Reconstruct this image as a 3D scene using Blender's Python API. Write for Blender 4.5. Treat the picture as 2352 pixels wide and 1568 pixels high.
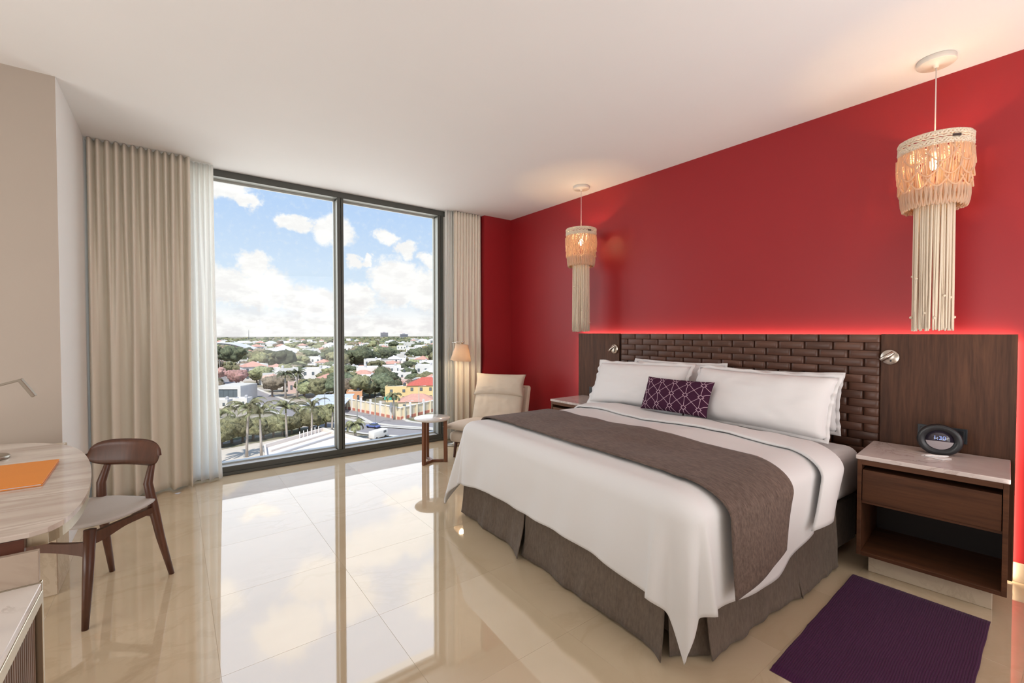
import bpy, bmesh, math, random
from mathutils import Vector, Matrix, noise
PI = math.pi
R = random.Random(11)
for o in list(bpy.data.objects): bpy.data.objects.remove(o, do_unlink=True)
SC = bpy.context.scene
COL = SC.collection
V = Vector

# ------------------------------------------------------------------ camera
cam_d = bpy.data.cameras.new('camera'); cam = bpy.data.objects.new('camera', cam_d); COL.objects.link(cam)
cam_d.sensor_width = 36; cam_d.lens = 36 * 1020.49 / 2352; cam_d.clip_end = 12000; cam_d.clip_start = .02
cam.location = (0, 0, 1.3)
cam.rotation_euler = (math.radians(90 - 1.1477), 0, math.radians(-37.215))
SC.camera = cam

# ------------------------------------------------------------------ view
SC.view_settings.view_transform = 'Standard'; SC.view_settings.look = 'None'
SC.view_settings.gamma = 1; SC.view_settings.use_curve_mapping = False
SC.view_settings.exposure = 0.10

# ------------------------------------------------------------------ sky: blue gradient with cumulus banks, laid out by azimuth / elevation
W = bpy.data.worlds.new('World'); SC.world = W; W.use_nodes = True
nt = W.node_tree; nt.nodes.clear()
class NB:
    def __init__(s, nt): s.nt = nt
    def n(s, t, **k):
        x = s.nt.nodes.new(t)
        for a, b in k.items(): setattr(x, a, b)
        return x
    def put(s, sock, v):
        if isinstance(v, bpy.types.NodeSocket): s.nt.links.new(v, sock)
        elif v is not None: sock.default_value = v
    def m(s, op, a, b=None, c=None, clamp=False):
        x = s.n('ShaderNodeMath', operation=op, use_clamp=clamp)
        for i, v in enumerate((a, b, c)): s.put(x.inputs[i], v)
        return x.outputs[0]
    def vm(s, op, a, b=None):
        x = s.n('ShaderNodeVectorMath', operation=op)
        s.put(x.inputs[0], a)
        if b is not None: s.put(x.inputs[1], b)
        return x
    def ss(s, v, a, b, lo=0., hi=1.):
        x = s.n('ShaderNodeMapRange', interpolation_type='SMOOTHSTEP')
        s.put(x.inputs[0], v)
        for i, q in enumerate((a, b, lo, hi)): s.put(x.inputs[i + 1], q)
        return x.outputs[0]
    def mix(s, f, a, b, bt='MIX'):
        x = s.n('ShaderNodeMix', data_type='RGBA', blend_type=bt)
        s.put(x.inputs[0], f); s.put(x.inputs[6], a); s.put(x.inputs[7], b)
        return x.outputs[2]
    def noise(s, vec, scale, detail=4., rough=.5, dist=0.):
        x = s.n('ShaderNodeTexNoise')
        if vec is not None: s.put(x.inputs['Vector'], vec)
        s.put(x.inputs['Scale'], scale); x.inputs['Detail'].default_value = detail
        x.inputs['Roughness'].default_value = rough; x.inputs['Distortion'].default_value = dist
        return x
    def ramp(s, v, stops):
        x = s.n('ShaderNodeValToRGB'); s.put(x.inputs[0], v)
        e = x.color_ramp.elements
        while len(e) < len(stops): e.new(.5)
        for i, (p, c) in enumerate(stops): e[i].position = p; e[i].color = c if len(c) == 4 else (*c, 1)
        return x.outputs[0]
b = NB(nt)
tc = b.n('ShaderNodeTexCoord')
dirv = tc.outputs['Generated']
sx = b.n('ShaderNodeSeparateXYZ'); nt.links.new(dirv, sx.inputs[0])
az = b.m('MULTIPLY', b.m('ARCTAN2', sx.outputs[0], sx.outputs[1]), 180 / PI)
el = b.m('MULTIPLY', b.m('ARCSINE', sx.outputs[2]), 180 / PI)
cx = b.n('ShaderNodeCombineXYZ'); nt.links.new(az, cx.inputs[0]); nt.links.new(el, cx.inputs[1])
w1 = b.noise(cx.outputs[0], .33, 6, .62)
wv = b.vm('SUBTRACT', w1.outputs['Color'], (.5, .5, .5)).outputs[0]
wsc = b.vm('MULTIPLY', wv, (4.6, 3.4, 0)).outputs[0]
pw = b.vm('ADD', cx.outputs[0], wsc).outputs[0]
BL = [(4.0, 15.6, 3.6, 1.7), (6.6, 14.5, 2.0, 1.0), (11.4, 12.4, 2.5, 1.25), (15.3, 11.9, 2.8, 2.3), (21.4, 11.5, 2.0, 1.1), (23.9, 10.2, 2.2, 1.2), (19.3, 8.7, 1.0, .7), (17.6, 8.6, 1.4, 1.0),
      (7.2, 7.4, 2.2, 1.9), (4.0, 5.2, 4.2, 2.8), (8.2, 4.6, 4.2, 2.7), (13.0, 3.6, 4.2, 2.6), (17.8, 4.0, 3.2, 2.8),
      (22.6, 6.2, 4.0, 3.7), (26.4, 5.4, 3.8, 3.4), (27.5, 9.0, 1.8, 1.2), (31, 4.5, 5, 3), (-2, 4, 5, 2.5),
      (24.6, 23.8, 4.6, 3.3), (19.5, 25.0, 5.2, 3.0), (14.0, 27.4, 4.8, 2.8), (10.5, 31.2, 4.8, 3.0), (17, 29.5, 4.4, 2.8), (7.6, 19.6, 2.5, .9), (24, 20, 3.4, 1.4), (28, 30, 5, 3.5), (3, 27, 3.5, 2)]
mask = None
for (a, e_, ra, re_) in BL:
    q = b.vm('DIVIDE', b.vm('SUBTRACT', pw, (a, e_, 0)).outputs[0], (ra, re_, 1)).outputs[0]
    d = b.m('SUBTRACT', 1.0, b.vm('LENGTH', q).outputs['Value'])
    mask = d if mask is None else b.m('MAXIMUM', mask, d)
# ordinary scattered cumulus over the rest of the dome
dn = b.noise(dirv, 3.2, 7, .58)
away = b.ss(b.m('ABSOLUTE', b.m('SUBTRACT', az, 15.)), 22., 34.)
scat = b.m('MULTIPLY', b.m('SUBTRACT', dn.outputs[0], .53), b.m('MULTIPLY', away, 4.0))
mask = b.m('MAXIMUM', mask, scat)
fine = b.noise(cx.outputs[0], 1.5, 6, .6)
mask = b.m('ADD', mask, b.m('MULTIPLY', b.m('SUBTRACT', fine.outputs[0], .5), .55))
hazeband = b.m('MULTIPLY', b.ss(el, 4.6, .4), 1.1)
mask = b.m('MAXIMUM', b.ss(mask, -.02, .42), hazeband, clamp=True)
skyc = b.ramp(b.m('DIVIDE', el, 90.), [(0, (.84, .88, .93)), (.06, (.68, .80, .93)), (.16, (.48, .65, .92)), (.4, (.30, .50, .86)), (1, (.17, .35, .72))])
sh = b.noise(b.vm('MULTIPLY', cx.outputs[0], (.5, 1., 1.)).outputs[0], .62, 6, .6)
low = b.ss(el, 7.0, 1.5)
cl = b.mix(b.m('MULTIPLY', b.ss(sh.outputs[0], .42, .62), b.m('ADD', .4, b.m('MULTIPLY', low, .4))), (1.0, .985, .97, 1), (.80, .775, .785, 1))
skyf = b.mix(mask, skyc, cl)
skyf = b.mix(b.ss(el, -.5, -.9), skyf, (.35, .34, .30, 1))
bg = b.n('ShaderNodeBackground'); nt.links.new(skyf, bg.inputs[0]); bg.inputs[1].default_value = 1.0
wo = b.n('ShaderNodeOutputWorld'); nt.links.new(bg.outputs[0], wo.inputs[0])

# ------------------------------------------------------------------ sun (high, from behind the hotel: lights the city, not the room) and added area fill lights
def lamp(name, kind, loc, energy, color=(1, 1, 1), **k):
    l = bpy.data.lights.new(name, kind); l.energy = energy; l.color = color
    for a, v in k.items(): setattr(l, a, v)
    o = bpy.data.objects.new(name, l); COL.objects.link(o); o.location = loc
    return o
def aim(o, d): o.rotation_euler = V(d).to_track_quat('-Z', 'Y').to_euler()
sun = lamp('sun', 'SUN', (0, -20, 60), 4.2, (1, .95, .88), angle=.009); aim(sun, (.42, .42, -.80))
day_fill = lamp('daylight_fill', 'AREA', (1.45, 4.98, 1.5), 30, (.98, .985, .99), shape='RECTANGLE', size=2.5, size_y=2.4); aim(day_fill, (0, -1, -.04))  # added area lamp outside the glass, strengthens the window light
hall = lamp('left_fill', 'AREA', (-2.5, 1.4, 1.1), 55, (1, .985, .97), shape='RECTANGLE', size=2.8, size_y=1.6); aim(hall, (1, .05, -.08))  # added fill lamp from the unseen left side, not a room fitting
up = lamp('ceiling_fill', 'AREA', (2.1, -.6, .95), 28, (1, .98, .97), shape='RECTANGLE', size=1.9, size_y=1.6); aim(up, (-.05, .45, 1))  # added upward fill that brightens the ceiling, not a room fitting
rear_fill = lamp('rear_fill_light', 'AREA', (2.05, -2.3, 1.38), 36, (.99, .99, 1), shape='RECTANGLE', size=2.7, size_y=2.6); aim(rear_fill, (-.45, .9, 0))  # added fill lamp behind the camera for drapes and left wall

# ------------------------------------------------------------------ helpers
def mk(name):
    m = bpy.data.materials.new(name); m.use_nodes = True
    t = m.node_tree; return m, NB(t), t.nodes['Principled BSDF'], t
def sset(p, **k):
    for a, v in k.items(): p.inputs[a.replace('_', ' ')].default_value = v
def flat(name, c, rough=.5, var=.08, scale=6., spec=.5, metal=0., bump=0., bscale=200.):
    m, n, p, t = mk(name)
    co = n.n('ShaderNodeTexCoord').outputs['Object']
    x = n.noise(co, scale, 3)
    lo = tuple(v * (1 - var) for v in c); hi = tuple(min(1, v * (1 + var)) for v in c)
    t.links.new(n.mix(x.outputs[0], (*lo, 1), (*hi, 1)), p.inputs['Base Color'])
    sset(p, Roughness=rough, Metallic=metal, Specular_IOR_Level=spec)
    if bump:
        bn = n.n('ShaderNodeBump'); bn.inputs['Strength'].default_value = bump; bn.inputs['Distance'].default_value = .002
        t.links.new(n.noise(co, bscale, 2).outputs[0], bn.inputs['Height']); t.links.new(bn.outputs[0], p.inputs['Normal'])
    return m
def fabric(name, c, c2=None, rough=.9, weave=420., streak=(1, 1, 1), amt=.5, sheen=.0, bump=.25):
    m, n, p, t = mk(name)
    co = n.n('ShaderNodeTexCoord').outputs['Object']
    c2 = c2 or tuple(v * .8 for v in c)
    s1 = n.noise(n.vm('MULTIPLY', co, streak).outputs[0], weave * .22, 4, .7)
    s2 = n.noise(co, 3., 3)
    f = n.m('ADD', n.m('MULTIPLY', s1.outputs[0], amt), n.m('MULTIPLY', s2.outputs[0], .3), clamp=True)
    t.links.new(n.mix(f, (*c, 1), (*c2, 1)), p.inputs['Base Color'])
    sset(p, Roughness=rough, Specular_IOR_Level=.2, Sheen_Weight=sheen)
    if bump:
        bn = n.n('ShaderNodeBump'); bn.inputs['Strength'].default_value = bump; bn.inputs['Distance'].default_value = .0015
        t.links.new(n.noise(n.vm('MULTIPLY', co, streak).outputs[0], weave * .5, 2).outputs[0], bn.inputs['Height']); t.links.new(bn.outputs[0], p.inputs['Normal'])
    return m
def wood(name, c, c2, axis='Z', scale=1., rough=.42, spec=.4):
    m, n, p, t = mk(name)
    co = n.n('ShaderNodeTexCoord').outputs['Object']
    oi = n.n('ShaderNodeObjectInfo').outputs['Random']
    st = {'X': (.6, 9, 9), 'Y': (9, .6, 9), 'Z': (9, 9, .6)}[axis]
    v = n.vm('ADD', n.vm('MULTIPLY', co, tuple(q * scale for q in st)).outputs[0], n.vm('MULTIPLY', n.vm('ADD', (1, 1, 1), (0, 0, 0)).outputs[0], (0, 0, 0)).outputs[0]).outputs[0]
    cxx = n.n('ShaderNodeCombineXYZ'); t.links.new(n.m('MULTIPLY', oi, 37.), cxx.inputs[0]); t.links.new(n.m('MULTIPLY', oi, 11.), cxx.inputs[1]); t.links.new(n.m('MULTIPLY', oi, 23.), cxx.inputs[2])
    v = n.vm('ADD', v, cxx.outputs[0]).outputs[0]
    a = n.noise(v, 1.6, 6, .6, 1.2); g = n.noise(v, 9., 3, .6)
    f = n.m('ADD', n.m('MULTIPLY', a.outputs[0], .75), n.m('MULTIPLY', g.outputs[0], .3))
    col = n.ramp(f, [(.3, c2), (.5, tuple((x + y) / 2 for x, y in zip(c, c2))), (.7, c)])
    hsv = n.n('ShaderNodeHueSaturation'); t.links.new(col, hsv.inputs['Color']); t.links.new(n.m('ADD', .82, n.m('MULTIPLY', oi, .36)), hsv.inputs['Value'])
    t.links.new(hsv.outputs[0], p.inputs['Base Color'])
    sset(p, Roughness=rough, Specular_IOR_Level=spec)
    bn = n.n('ShaderNodeBump'); bn.inputs['Strength'].default_value = .12; bn.inputs['Distance'].default_value = .001
    t.links.new(g.outputs[0], bn.inputs['Height']); t.links.new(bn.outputs[0], p.inputs['Normal'])
    return m
def marble(name, base, vein, rough=.12, scale=2., stretch=(1, 1, 1), amount=.8, cloud=None, spec=.5, rand=0., width=.05):
    m, n, p, t = mk(name)
    co = n.n('ShaderNodeTexCoord').outputs['Object']
    v = n.vm('MULTIPLY', co, stretch).outputs[0]
    if rand:
        oi = n.n('ShaderNodeObjectInfo').outputs['Random']
        cxx = n.n('ShaderNodeCombineXYZ')
        for i, k in enumerate((91., 57., 23.)): t.links.new(n.m('MULTIPLY', oi, k * rand), cxx.inputs[i])
        v = n.vm('ADD', v, cxx.outputs[0]).outputs[0]
    a = n.noise(v, scale, 7, .6, 1.1)
    ve = n.m('SUBTRACT', 1., n.ss(n.m('ABSOLUTE', n.m('SUBTRACT', a.outputs[0], .5)), 0., width))
    patch = n.ss(n.noise(v, scale * .6, 3).outputs[0], .40, .64)
    big = n.noise(v, scale * .45, 4, .55)
    cl_ = cloud or tuple(x * .86 for x in base)
    bc = n.mix(n.ss(big.outputs[0], .35, .68), (*base, 1), (*cl_, 1))
    t.links.new(n.mix(n.m('MULTIPLY', n.m('MULTIPLY', ve, patch), amount), bc, (*vein, 1)), p.inputs['Base Color'])
    sset(p, Roughness=rough, Specular_IOR_Level=spec)
    return m
def metal(name, c, rough=.3): return flat(name, c, rough, .05, 20., .5, 1.)
def emit(name, c, s):
    m, n, p, t = mk(name); sset(p, Base_Color=(*c, 1), Emission_Color=(*c, 1), Emission_Strength=s); return m

def link(name, bm, mat, parent=None, smooth=False, world=True):
    me = bpy.data.meshes.new(name)
    if parent is not None and world: bm.transform(parent.matrix_basis.inverted())
    bm.normal_update()
    bm.to_mesh(me); bm.free()
    if mat is not None:
        for mm in (mat if isinstance(mat, (list, tuple)) else [mat]): me.materials.append(mm)
    if smooth:
        for p in me.polygons: p.use_smooth = True
    o = bpy.data.objects.new(name, me); COL.objects.link(o)
    if parent is not None: o.parent = parent
    return o
def sub(name, bm, mat, parent, smooth=False):           # child whose bm is in the thing's own local frame
    return link(name, bm, mat, parent, smooth, world=False)
def tag(o, label, cat, group=None, kind=None):
    if label: o['label'] = label
    if cat: o['category'] = cat
    if group: o['group'] = group
    if kind: o['kind'] = kind
    return o
def thing(name, label, cat, loc=(0, 0, 0), rz=0., group=None):
    o = bpy.data.objects.new(name, None); COL.objects.link(o); o.empty_display_size = .1
    o.matrix_basis = Matrix.Translation(loc) @ Matrix.Rotation(rz, 4, 'Z')
    return tag(o, label, cat, group)
KIDS = {}
def dup(o, loc=None, rz=None, scale=None, label=None, group=None, parent=None):
    c = o.copy(); COL.objects.link(c); c.parent = parent if parent else None
    if loc is not None: c.location = loc
    if rz is not None: c.rotation_euler = (0, 0, rz)
    if scale is not None: c.scale = scale if isinstance(scale, (tuple, list)) else (scale,) * 3
    if label: c['label'] = label
    if group: c['group'] = group
    for ch in KIDS.get(o.name, []) or [q for q in o.children]:
        dup(ch, parent=c)
    return c
def struct(name, bm, mat, label=None, smooth=False):
    o = link(name, bm, mat, smooth=smooth); o['kind'] = 'structure'
    if label: o['label'] = label
    return o
def B(): return bmesh.new()
def box(bm, x0, x1, y0, y1, z0, z1, bev=0., seg=2, M=None):
    r = bmesh.ops.create_cube(bm, size=1.)
    vs = r['verts']
    bmesh.ops.transform(bm, matrix=Matrix.Translation(((x0 + x1) / 2, (y0 + y1) / 2, (z0 + z1) / 2)) @ Matrix.Diagonal((x1 - x0, y1 - y0, z1 - z0, 1)), verts=vs)
    if bev:
        es = list({e for v in vs for e in v.link_edges})
        r = bmesh.ops.bevel(bm, geom=es, offset=bev, segments=seg, affect='EDGES', profile=.5)
        vs = list({v for f in r['faces'] for v in f.verts} | {v for v in vs if v.is_valid})
    if M is not None: bmesh.ops.transform(bm, matrix=M, verts=[v for v in vs if v.is_valid])
    return bm
def boxb(*a, **k): return box(B(), *a, **k)
def lathe(bm, prof, c=(0, 0, 0), n=24, M=None):
    rings = []
    for (r, z) in prof:
        if r <= 1e-6: rings.append([bm.verts.new((c[0], c[1], c[2] + z))])
        else: rings.append([bm.verts.new((c[0] + r * math.cos(2 * PI * i / n), c[1] + r * math.sin(2 * PI * i / n), c[2] + z)) for i in range(n)])
    for A, Bq in zip(rings, rings[1:]):
        for i in range(n):
            j = (i + 1) % n
            if len(A) == 1 and len(Bq) == 1: continue
            if len(A) == 1: bm.faces.new((A[0], Bq[i], Bq[j])) if False else bm.faces.new((A[0], Bq[j], Bq[i]))
            elif len(Bq) == 1: bm.faces.new((A[i], A[j], Bq[0]))
            else: bm.faces.new((A[i], A[j], Bq[j], Bq[i]))
    if M is not None: bmesh.ops.transform(bm, matrix=M, verts=[v for r in rings for v in r])
    return bm
def tube(bm, pts, r, n=8, caps=True, flatten=1., up=None):
    pts = [V(p) for p in pts]; N = len(pts)
    rs = r if isinstance(r, (list, tuple)) else [r] * N
    prev = None; rings = []
    for i in range(N):
        t = (pts[min(i + 1, N - 1)] - pts[max(i - 1, 0)]).normalized()
        if prev is None:
            u0 = V(up) if up else (V((0, 0, 1)) if abs(t.z) < .9 else V((1, 0, 0)))
            a = t.cross(u0).normalized()
        else:
            a = (prev - t * prev.dot(t)).normalized()
        prev = a; c = t.cross(a)
        rings.append([bm.verts.new(pts[i] + a * rs[i] * math.cos(2 * PI * k / n) + c * rs[i] * flatten * math.sin(2 * PI * k / n)) for k in range(n)])
    for A, Q in zip(rings, rings[1:]):
        for k in range(n):
            bm.faces.new((A[k], A[(k + 1) % n], Q[(k + 1) % n], Q[k]))
    if caps and n > 2:
        bm.faces.new(rings[0][::-1]); bm.faces.new(rings[-1])
    return bm
def grid(bm, f, nu, nv, wrap=False):
    P = [[bm.verts.new(f(i / nu, j / nv)) for j in range(nv + 1)] for i in range(nu + (0 if wrap else 1))]
    L = len(P)
    for i in range(nu):
        for j in range(nv):
            a, c = P[i], P[(i + 1) % L]
            bm.faces.new((a[j], c[j], c[j + 1], a[j + 1]))
    return bm
def prism(bm, pts, z0, z1, bev=0., seg=2):
    a = [bm.verts.new((x, y, z0)) for x, y in pts]; t = [bm.verts.new((x, y, z1)) for x, y in pts]
    n = len(pts); fs = [bm.faces.new(a[::-1]), bm.faces.new(t)]
    for i in range(n): bm.faces.new((a[i], a[(i + 1) % n], t[(i + 1) % n], t[i]))
    if bev:
        es = list(fs[1].edges) + list(fs[0].edges)
        bmesh.ops.bevel(bm, geom=es, offset=bev, segments=seg, affect='EDGES', profile=.5)
    return bm
def solid(o, th, off=0):
    m = o.modifiers.new('thick', 'SOLIDIFY'); m.thickness = th; m.offset = off; return o
def subd(o, l=1):
    m = o.modifiers.new('sub', 'SUBSURF'); m.levels = l; m.render_levels = l; return o
def sms(a, c, x):
    t = max(0, min(1, (x - a) / (c - a))); return t * t * (3 - 2 * t)
def nz(x, y=0., z=0.): return noise.noise(V((x, y, z)))

# ------------------------------------------------------------------ materials
M_white = flat('paint_white', (.87, .865, .845), .8, .02, 3, .25)
M_ceil = flat('paint_ceiling', (.85, .835, .82), .85, .02, 2, .2)
M_taupe = flat('paint_taupe', (.46, .395, .335), .8, .02, 3, .25)
M_red = flat('paint_red', (.33, .014, .019), .42, .04, 3, .45, 0., .05, 60)
M_floor = marble('floor_marble', (.72, .58, .40), (.55, .41, .25), .03, 1.7, (1, 1.5, 1), .32, (.64, .505, .335), .5, 1., .06)
M_floor.node_tree.nodes['Principled BSDF'].inputs['IOR'].default_value = 2.35
M_base = marble('beige_marble', (.66, .56, .43), (.42, .32, .22), .08, 3., (1, 1, 1), .4, (.58, .48, .36), .6, .7, .03)
M_grout = flat('grout', (.42, .34, .25), .7)
M_frame = flat('window_metal', (.075, .078, .068), .38, .1, 8, .5)
M_walnut = wood('walnut_vertical', (.130, .056, .030), (.040, .017, .010), 'Z', 1.6, .48, .25)
M_walnutY = wood('walnut_along_wall', (.15, .060, .028), (.060, .024, .012), 'Y', 1.3, .42, .28)
M_slat = wood('walnut_strip', (.130, .058, .036), (.060, .027, .018), 'Y', 1.6, .36, .42)
M_chair = wood('chair_walnut', (.135, .052, .030), (.060, .024, .014), 'Z', 1.2, .34, .5)
M_table = wood('table_walnut', (.24, .095, .045), (.12, .045, .022), 'Z', 1.4, .35, .5)
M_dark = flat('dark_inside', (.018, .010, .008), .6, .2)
M_mtop = marble('nightstand_marble', (.70, .61, .57), (.34, .24, .21), .14, 5.5, (1, .8, 1), .55, (.60, .50, .46), .5, .6, .035)
M_desk = marble('desk_marble', (.76, .68, .60), (.44, .34, .28), .10, 2.6, (.9, 6.5, 1), .7, (.58, .49, .42), .6, 0, .10)
M_bench = marble('bench_marble', (.76, .71, .66), (.33, .26, .22), .10, 2.6, (1.3, 1, 1), .8, (.70, .64, .59), .6, 0, .03)
M_tmarb = flat('tabletop_white', (.78, .75, .70), .12, .04, 8)
M_gold = metal('champagne_metal', (.60, .53, .41), .30)
M_nickel = metal('brushed_nickel', (.62, .56, .49), .26)
M_lampm = metal('lamp_metal', (.42, .38, .32), .36)
M_duvet = fabric('duvet_cotton', (.80, .79, .785), (.76, .75, .745), .8, 500, (1, 1, 1), .3, 0, .08)
M_sheet = fabric('sheet_cotton', (.72, .70, .69), (.66, .64, .63), .85, 500, (1, 1, 1), .3, 0, .08)
M_pillow = fabric('pillow_cotton', (.82, .80, .795), (.78, .76, .755), .8, 500, (1, 1, 1), .3, 0, .08)
M_runner = fabric('runner_weave', (.29, .205, .165), (.075, .050, .040), .85, 430, (1, .25, .5), 1.15, .1)
M_skirt = fabric('skirt_linen', (.275, .215, .168), (.115, .088, .068), .9, 430, (1, 1, .3), 1.1, .1)
M_drape = fabric('drape_linen', (.86, .80, .69), (.79, .72, .61), .9, 500, (1, 1, .3), .4, .0, .15)
M_cream = fabric('cream_upholstery', (.70, .605, .500), (.60, .515, .42), .9, 600, (1, 1, 1), .5, .1, .2)
M_seat = fabric('seat_fabric', (.62, .575, .535), (.54, .495, .46), .85, 600, (1, 1, 1), .5)
M_cord = fabric('cotton_cord', (.80, .69, .55), (.70, .58, .44), .9, 900, (1, 1, .2), .6, 0, .3)
M_black = flat('black_plastic', (.016, .017, .020), .32, .1, 20)
M_socket = flat('socket_plastic', (.022, .028, .034), .3, .1, 20)
M_paper = flat('paper_white', (.86, .84, .83), .6, .02)
M_orange = flat('orange_leather', (.80, .265, .030), .45, .05, 8, .4, 0, .1, 300)
M_bulb = emit('bulb_glow', (1, .72, .38), 16.)
M_led = emit('led_strip_glow', (1, .80, .58), 26.)
M_shell = flat('plaster_outside', (.6, .58, .54), .9)

def glassmat():
    m = bpy.data.materials.new('window_glass'); m.use_nodes = True; t = m.node_tree; t.nodes.clear(); n = NB(t)
    tr = n.n('ShaderNodeBsdfTransparent'); tr.inputs[0].default_value = (.965, .985, .975, 1)
    gl = n.n('ShaderNodeBsdfGlossy'); gl.inputs['Roughness'].default_value = 0.0
    fr = n.n('ShaderNodeFresnel'); fr.inputs[0].default_value = 1.38
    ms = n.n('ShaderNodeMixShader'); t.links.new(fr.outputs[0], ms.inputs[0]); t.links.new(tr.outputs[0], ms.inputs[1]); t.links.new(gl.outputs[0], ms.inputs[2])
    o = n.n('ShaderNodeOutputMaterial'); t.links.new(ms.outputs[0], o.inputs[0]); return m
M_glass = glassmat()
def translucent(name, c, tr=.5, transp=0., tint=None):
    m = bpy.data.materials.new(name); m.use_nodes = True; t = m.node_tree; t.nodes.clear(); n = NB(t)
    co = n.n('ShaderNodeTexCoord').outputs['Object']
    x = n.noise(n.vm('MULTIPLY', co, (1, 1, .2)).outputs[0], 180., 3)
    col = n.mix(x.outputs[0], (*tuple(v * .93 for v in c), 1), (*c, 1))
    d = n.n('ShaderNodeBsdfDiffuse'); t.links.new(col, d.inputs[0])
    l = n.n('ShaderNodeBsdfTranslucent'); l.inputs[0].default_value = (*(tint or c), 1)
    ms = n.n('ShaderNodeMixShader'); ms.inputs[0].default_value = tr; t.links.new(d.outputs[0], ms.inputs[1]); t.links.new(l.outputs[0], ms.inputs[2])
    last = ms
    if transp:
        tp = n.n('ShaderNodeBsdfTransparent'); m2 = n.n('ShaderNodeMixShader'); m2.inputs[0].default_value = transp
        t.links.new(ms.outputs[0], m2.inputs[1]); t.links.new(tp.outputs[0], m2.inputs[2]); last = m2
    o = n.n('ShaderNodeOutputMaterial'); t.links.new(last.outputs[0], o.inputs[0]); return m
M_sheer = translucent('sheer_voile', (.97, .965, .935), .60, .12)
M_shade = translucent('linen_shade', (.80, .66, .52), .35)
M_macr = translucent('macrame_cord', (.88, .75, .60), .58, 0., (.95, .70, .42))

# ------------------------------------------------------------------ room shell
XW, YW, YS, YL, CH = 3.4944, 4.7684, 4.6267, 3.6101, 2.756
XL, YB = -2.7, -2.5
fl = struct('floor', boxb(XL, XW, YB, YW + .14, -.12, -.0008), M_grout)
T = .61
tile_bm = boxb(-T / 2 + .0003, T / 2 - .0003, -T / 2 + .0003, T / 2 - .0003, -.012, 0, .0004, 1)
proto = None
for i in range(-7, 4):
    for j in range(-8, 5):
        cx_, cy_ = 1.345 + (i + .5) * T, 1.98 + (j + .5) * T
        if cx_ - T / 2 > XW or cx_ + T / 2 < XL or cy_ - T / 2 > YW + .02 or cy_ + T / 2 < YB: continue
        x0, x1 = max(cx_ - T / 2, XL), min(cx_ + T / 2, XW - .002); y0, y1 = max(cy_ - T / 2, YB), min(cy_ + T / 2, YW + .004)
        if x1 - x0 < .02 or y1 - y0 < .02: continue
        if abs(x1 - x0 - T) < 1e-4 and abs(y1 - y0 - T) < 1e-4:
            if proto is None:
                o = link('tile', tile_bm, M_floor, fl); proto = o
            else:
                o = proto.copy(); COL.objects.link(o); o.parent = fl
            o.location = (cx_, cy_, 0)
        else:
            o = link('tile', boxb(x0 - cx_ + .0003, x1 - cx_ - .0003, y0 - cy_ + .0003, y1 - cy_ - .0003, -.012, 0, .0004, 1), M_floor, fl)
            o.location = (cx_, cy_, 0)
struct('ceiling', boxb(XL - .2, XW + .2, YB - .2, 5.12, CH, CH + .25), M_ceil)
struct('wall_right', boxb(XW, XW + .2, YB, 5.12, -.12, CH), M_red, 'red feature wall behind the bed')
struct('wall_front_right', boxb(3.082, XW, YS, 5.12, -.12, CH), M_red, 'short red return beside the window')
bm = boxb(XL, -.524, YL, 5.12, -.12, CH)
for f in bm.faces:
    if f.normal.x > .9: f.material_index = 1
struct('wall_front_left', bm, [M_taupe, M_white], 'taupe wall beside the desk')
struct('wall_left', boxb(XL - .2, XL, YB, 5.12, -.12, CH), M_white)
struct('wall_rear', boxb(XL - .2, XW + .2, YB - .2, YB, -.12, CH), M_white)
struct('baseboard_right', boxb(XW - .012, XW, YB, YS, 0, .1, .002, 1), M_base)
struct('baseboard_front', boxb(3.078, XW - .012, YS - .012, YS, 0, .1, .002, 1), M_base)
struct('baseboard_left', boxb(XL, -.522, YL - .012, YL, 0, .1, .002, 1), M_base)

# window: full-height curtain-wall frame, each bar and pane a part
win = thing('window_1', None, None); win['kind'] = 'structure'
win['label'] = 'floor to ceiling window in a dark metal frame with one mullion'
YG = YW + .10
def wp(name, bm, m): return link(name, bm, m, win)
wp('top_rail', boxb(-.52, 3.08, YW, YW + .13, 2.696, CH - .001, .003, 1), M_frame)
sill = boxb(-.52, 3.08, YW + .002, YW + .13, 0.001, .078, .003, 1)
wp('bottom_rail', sill, M_frame)
wp('sill_lip', boxb(-.52, 3.08, YW - .012, YW + .0015, .001, .028, .002, 1), M_frame)
def upright(x0, x1, nm):
    mid = (x0 + x1) / 2 + .004
    bm = boxb(x0, mid - .003, YW + .0005, YW + .13, .0785, 2.6955, .002, 1)
    box(bm, mid + .003, x1, YW + .0005, YW + .13, .0785, 2.6955, .002, 1)
    box(bm, mid - .003, mid + .003, YW + .014, YW + .12, .0785, 2.6955)
    wp(nm, bm, M_frame)
upright(1.355, 1.416, 'mullion')
upright(2.514, 2.586, 'right_jamb')
upright(-.19, -.12, 'left_jamb')
M_frame_lit = flat('window_metal_lit', (.40, .41, .38), .30, .05, 10, .5)  # frame metal in a lighter tone, reflected light put into the colour
M_sill_sheen = flat('sill_sky_sheen', (.62, .63, .62), .18, .03, 10, .6)  # pale colour paints the sky's reflection along the sill top
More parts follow.
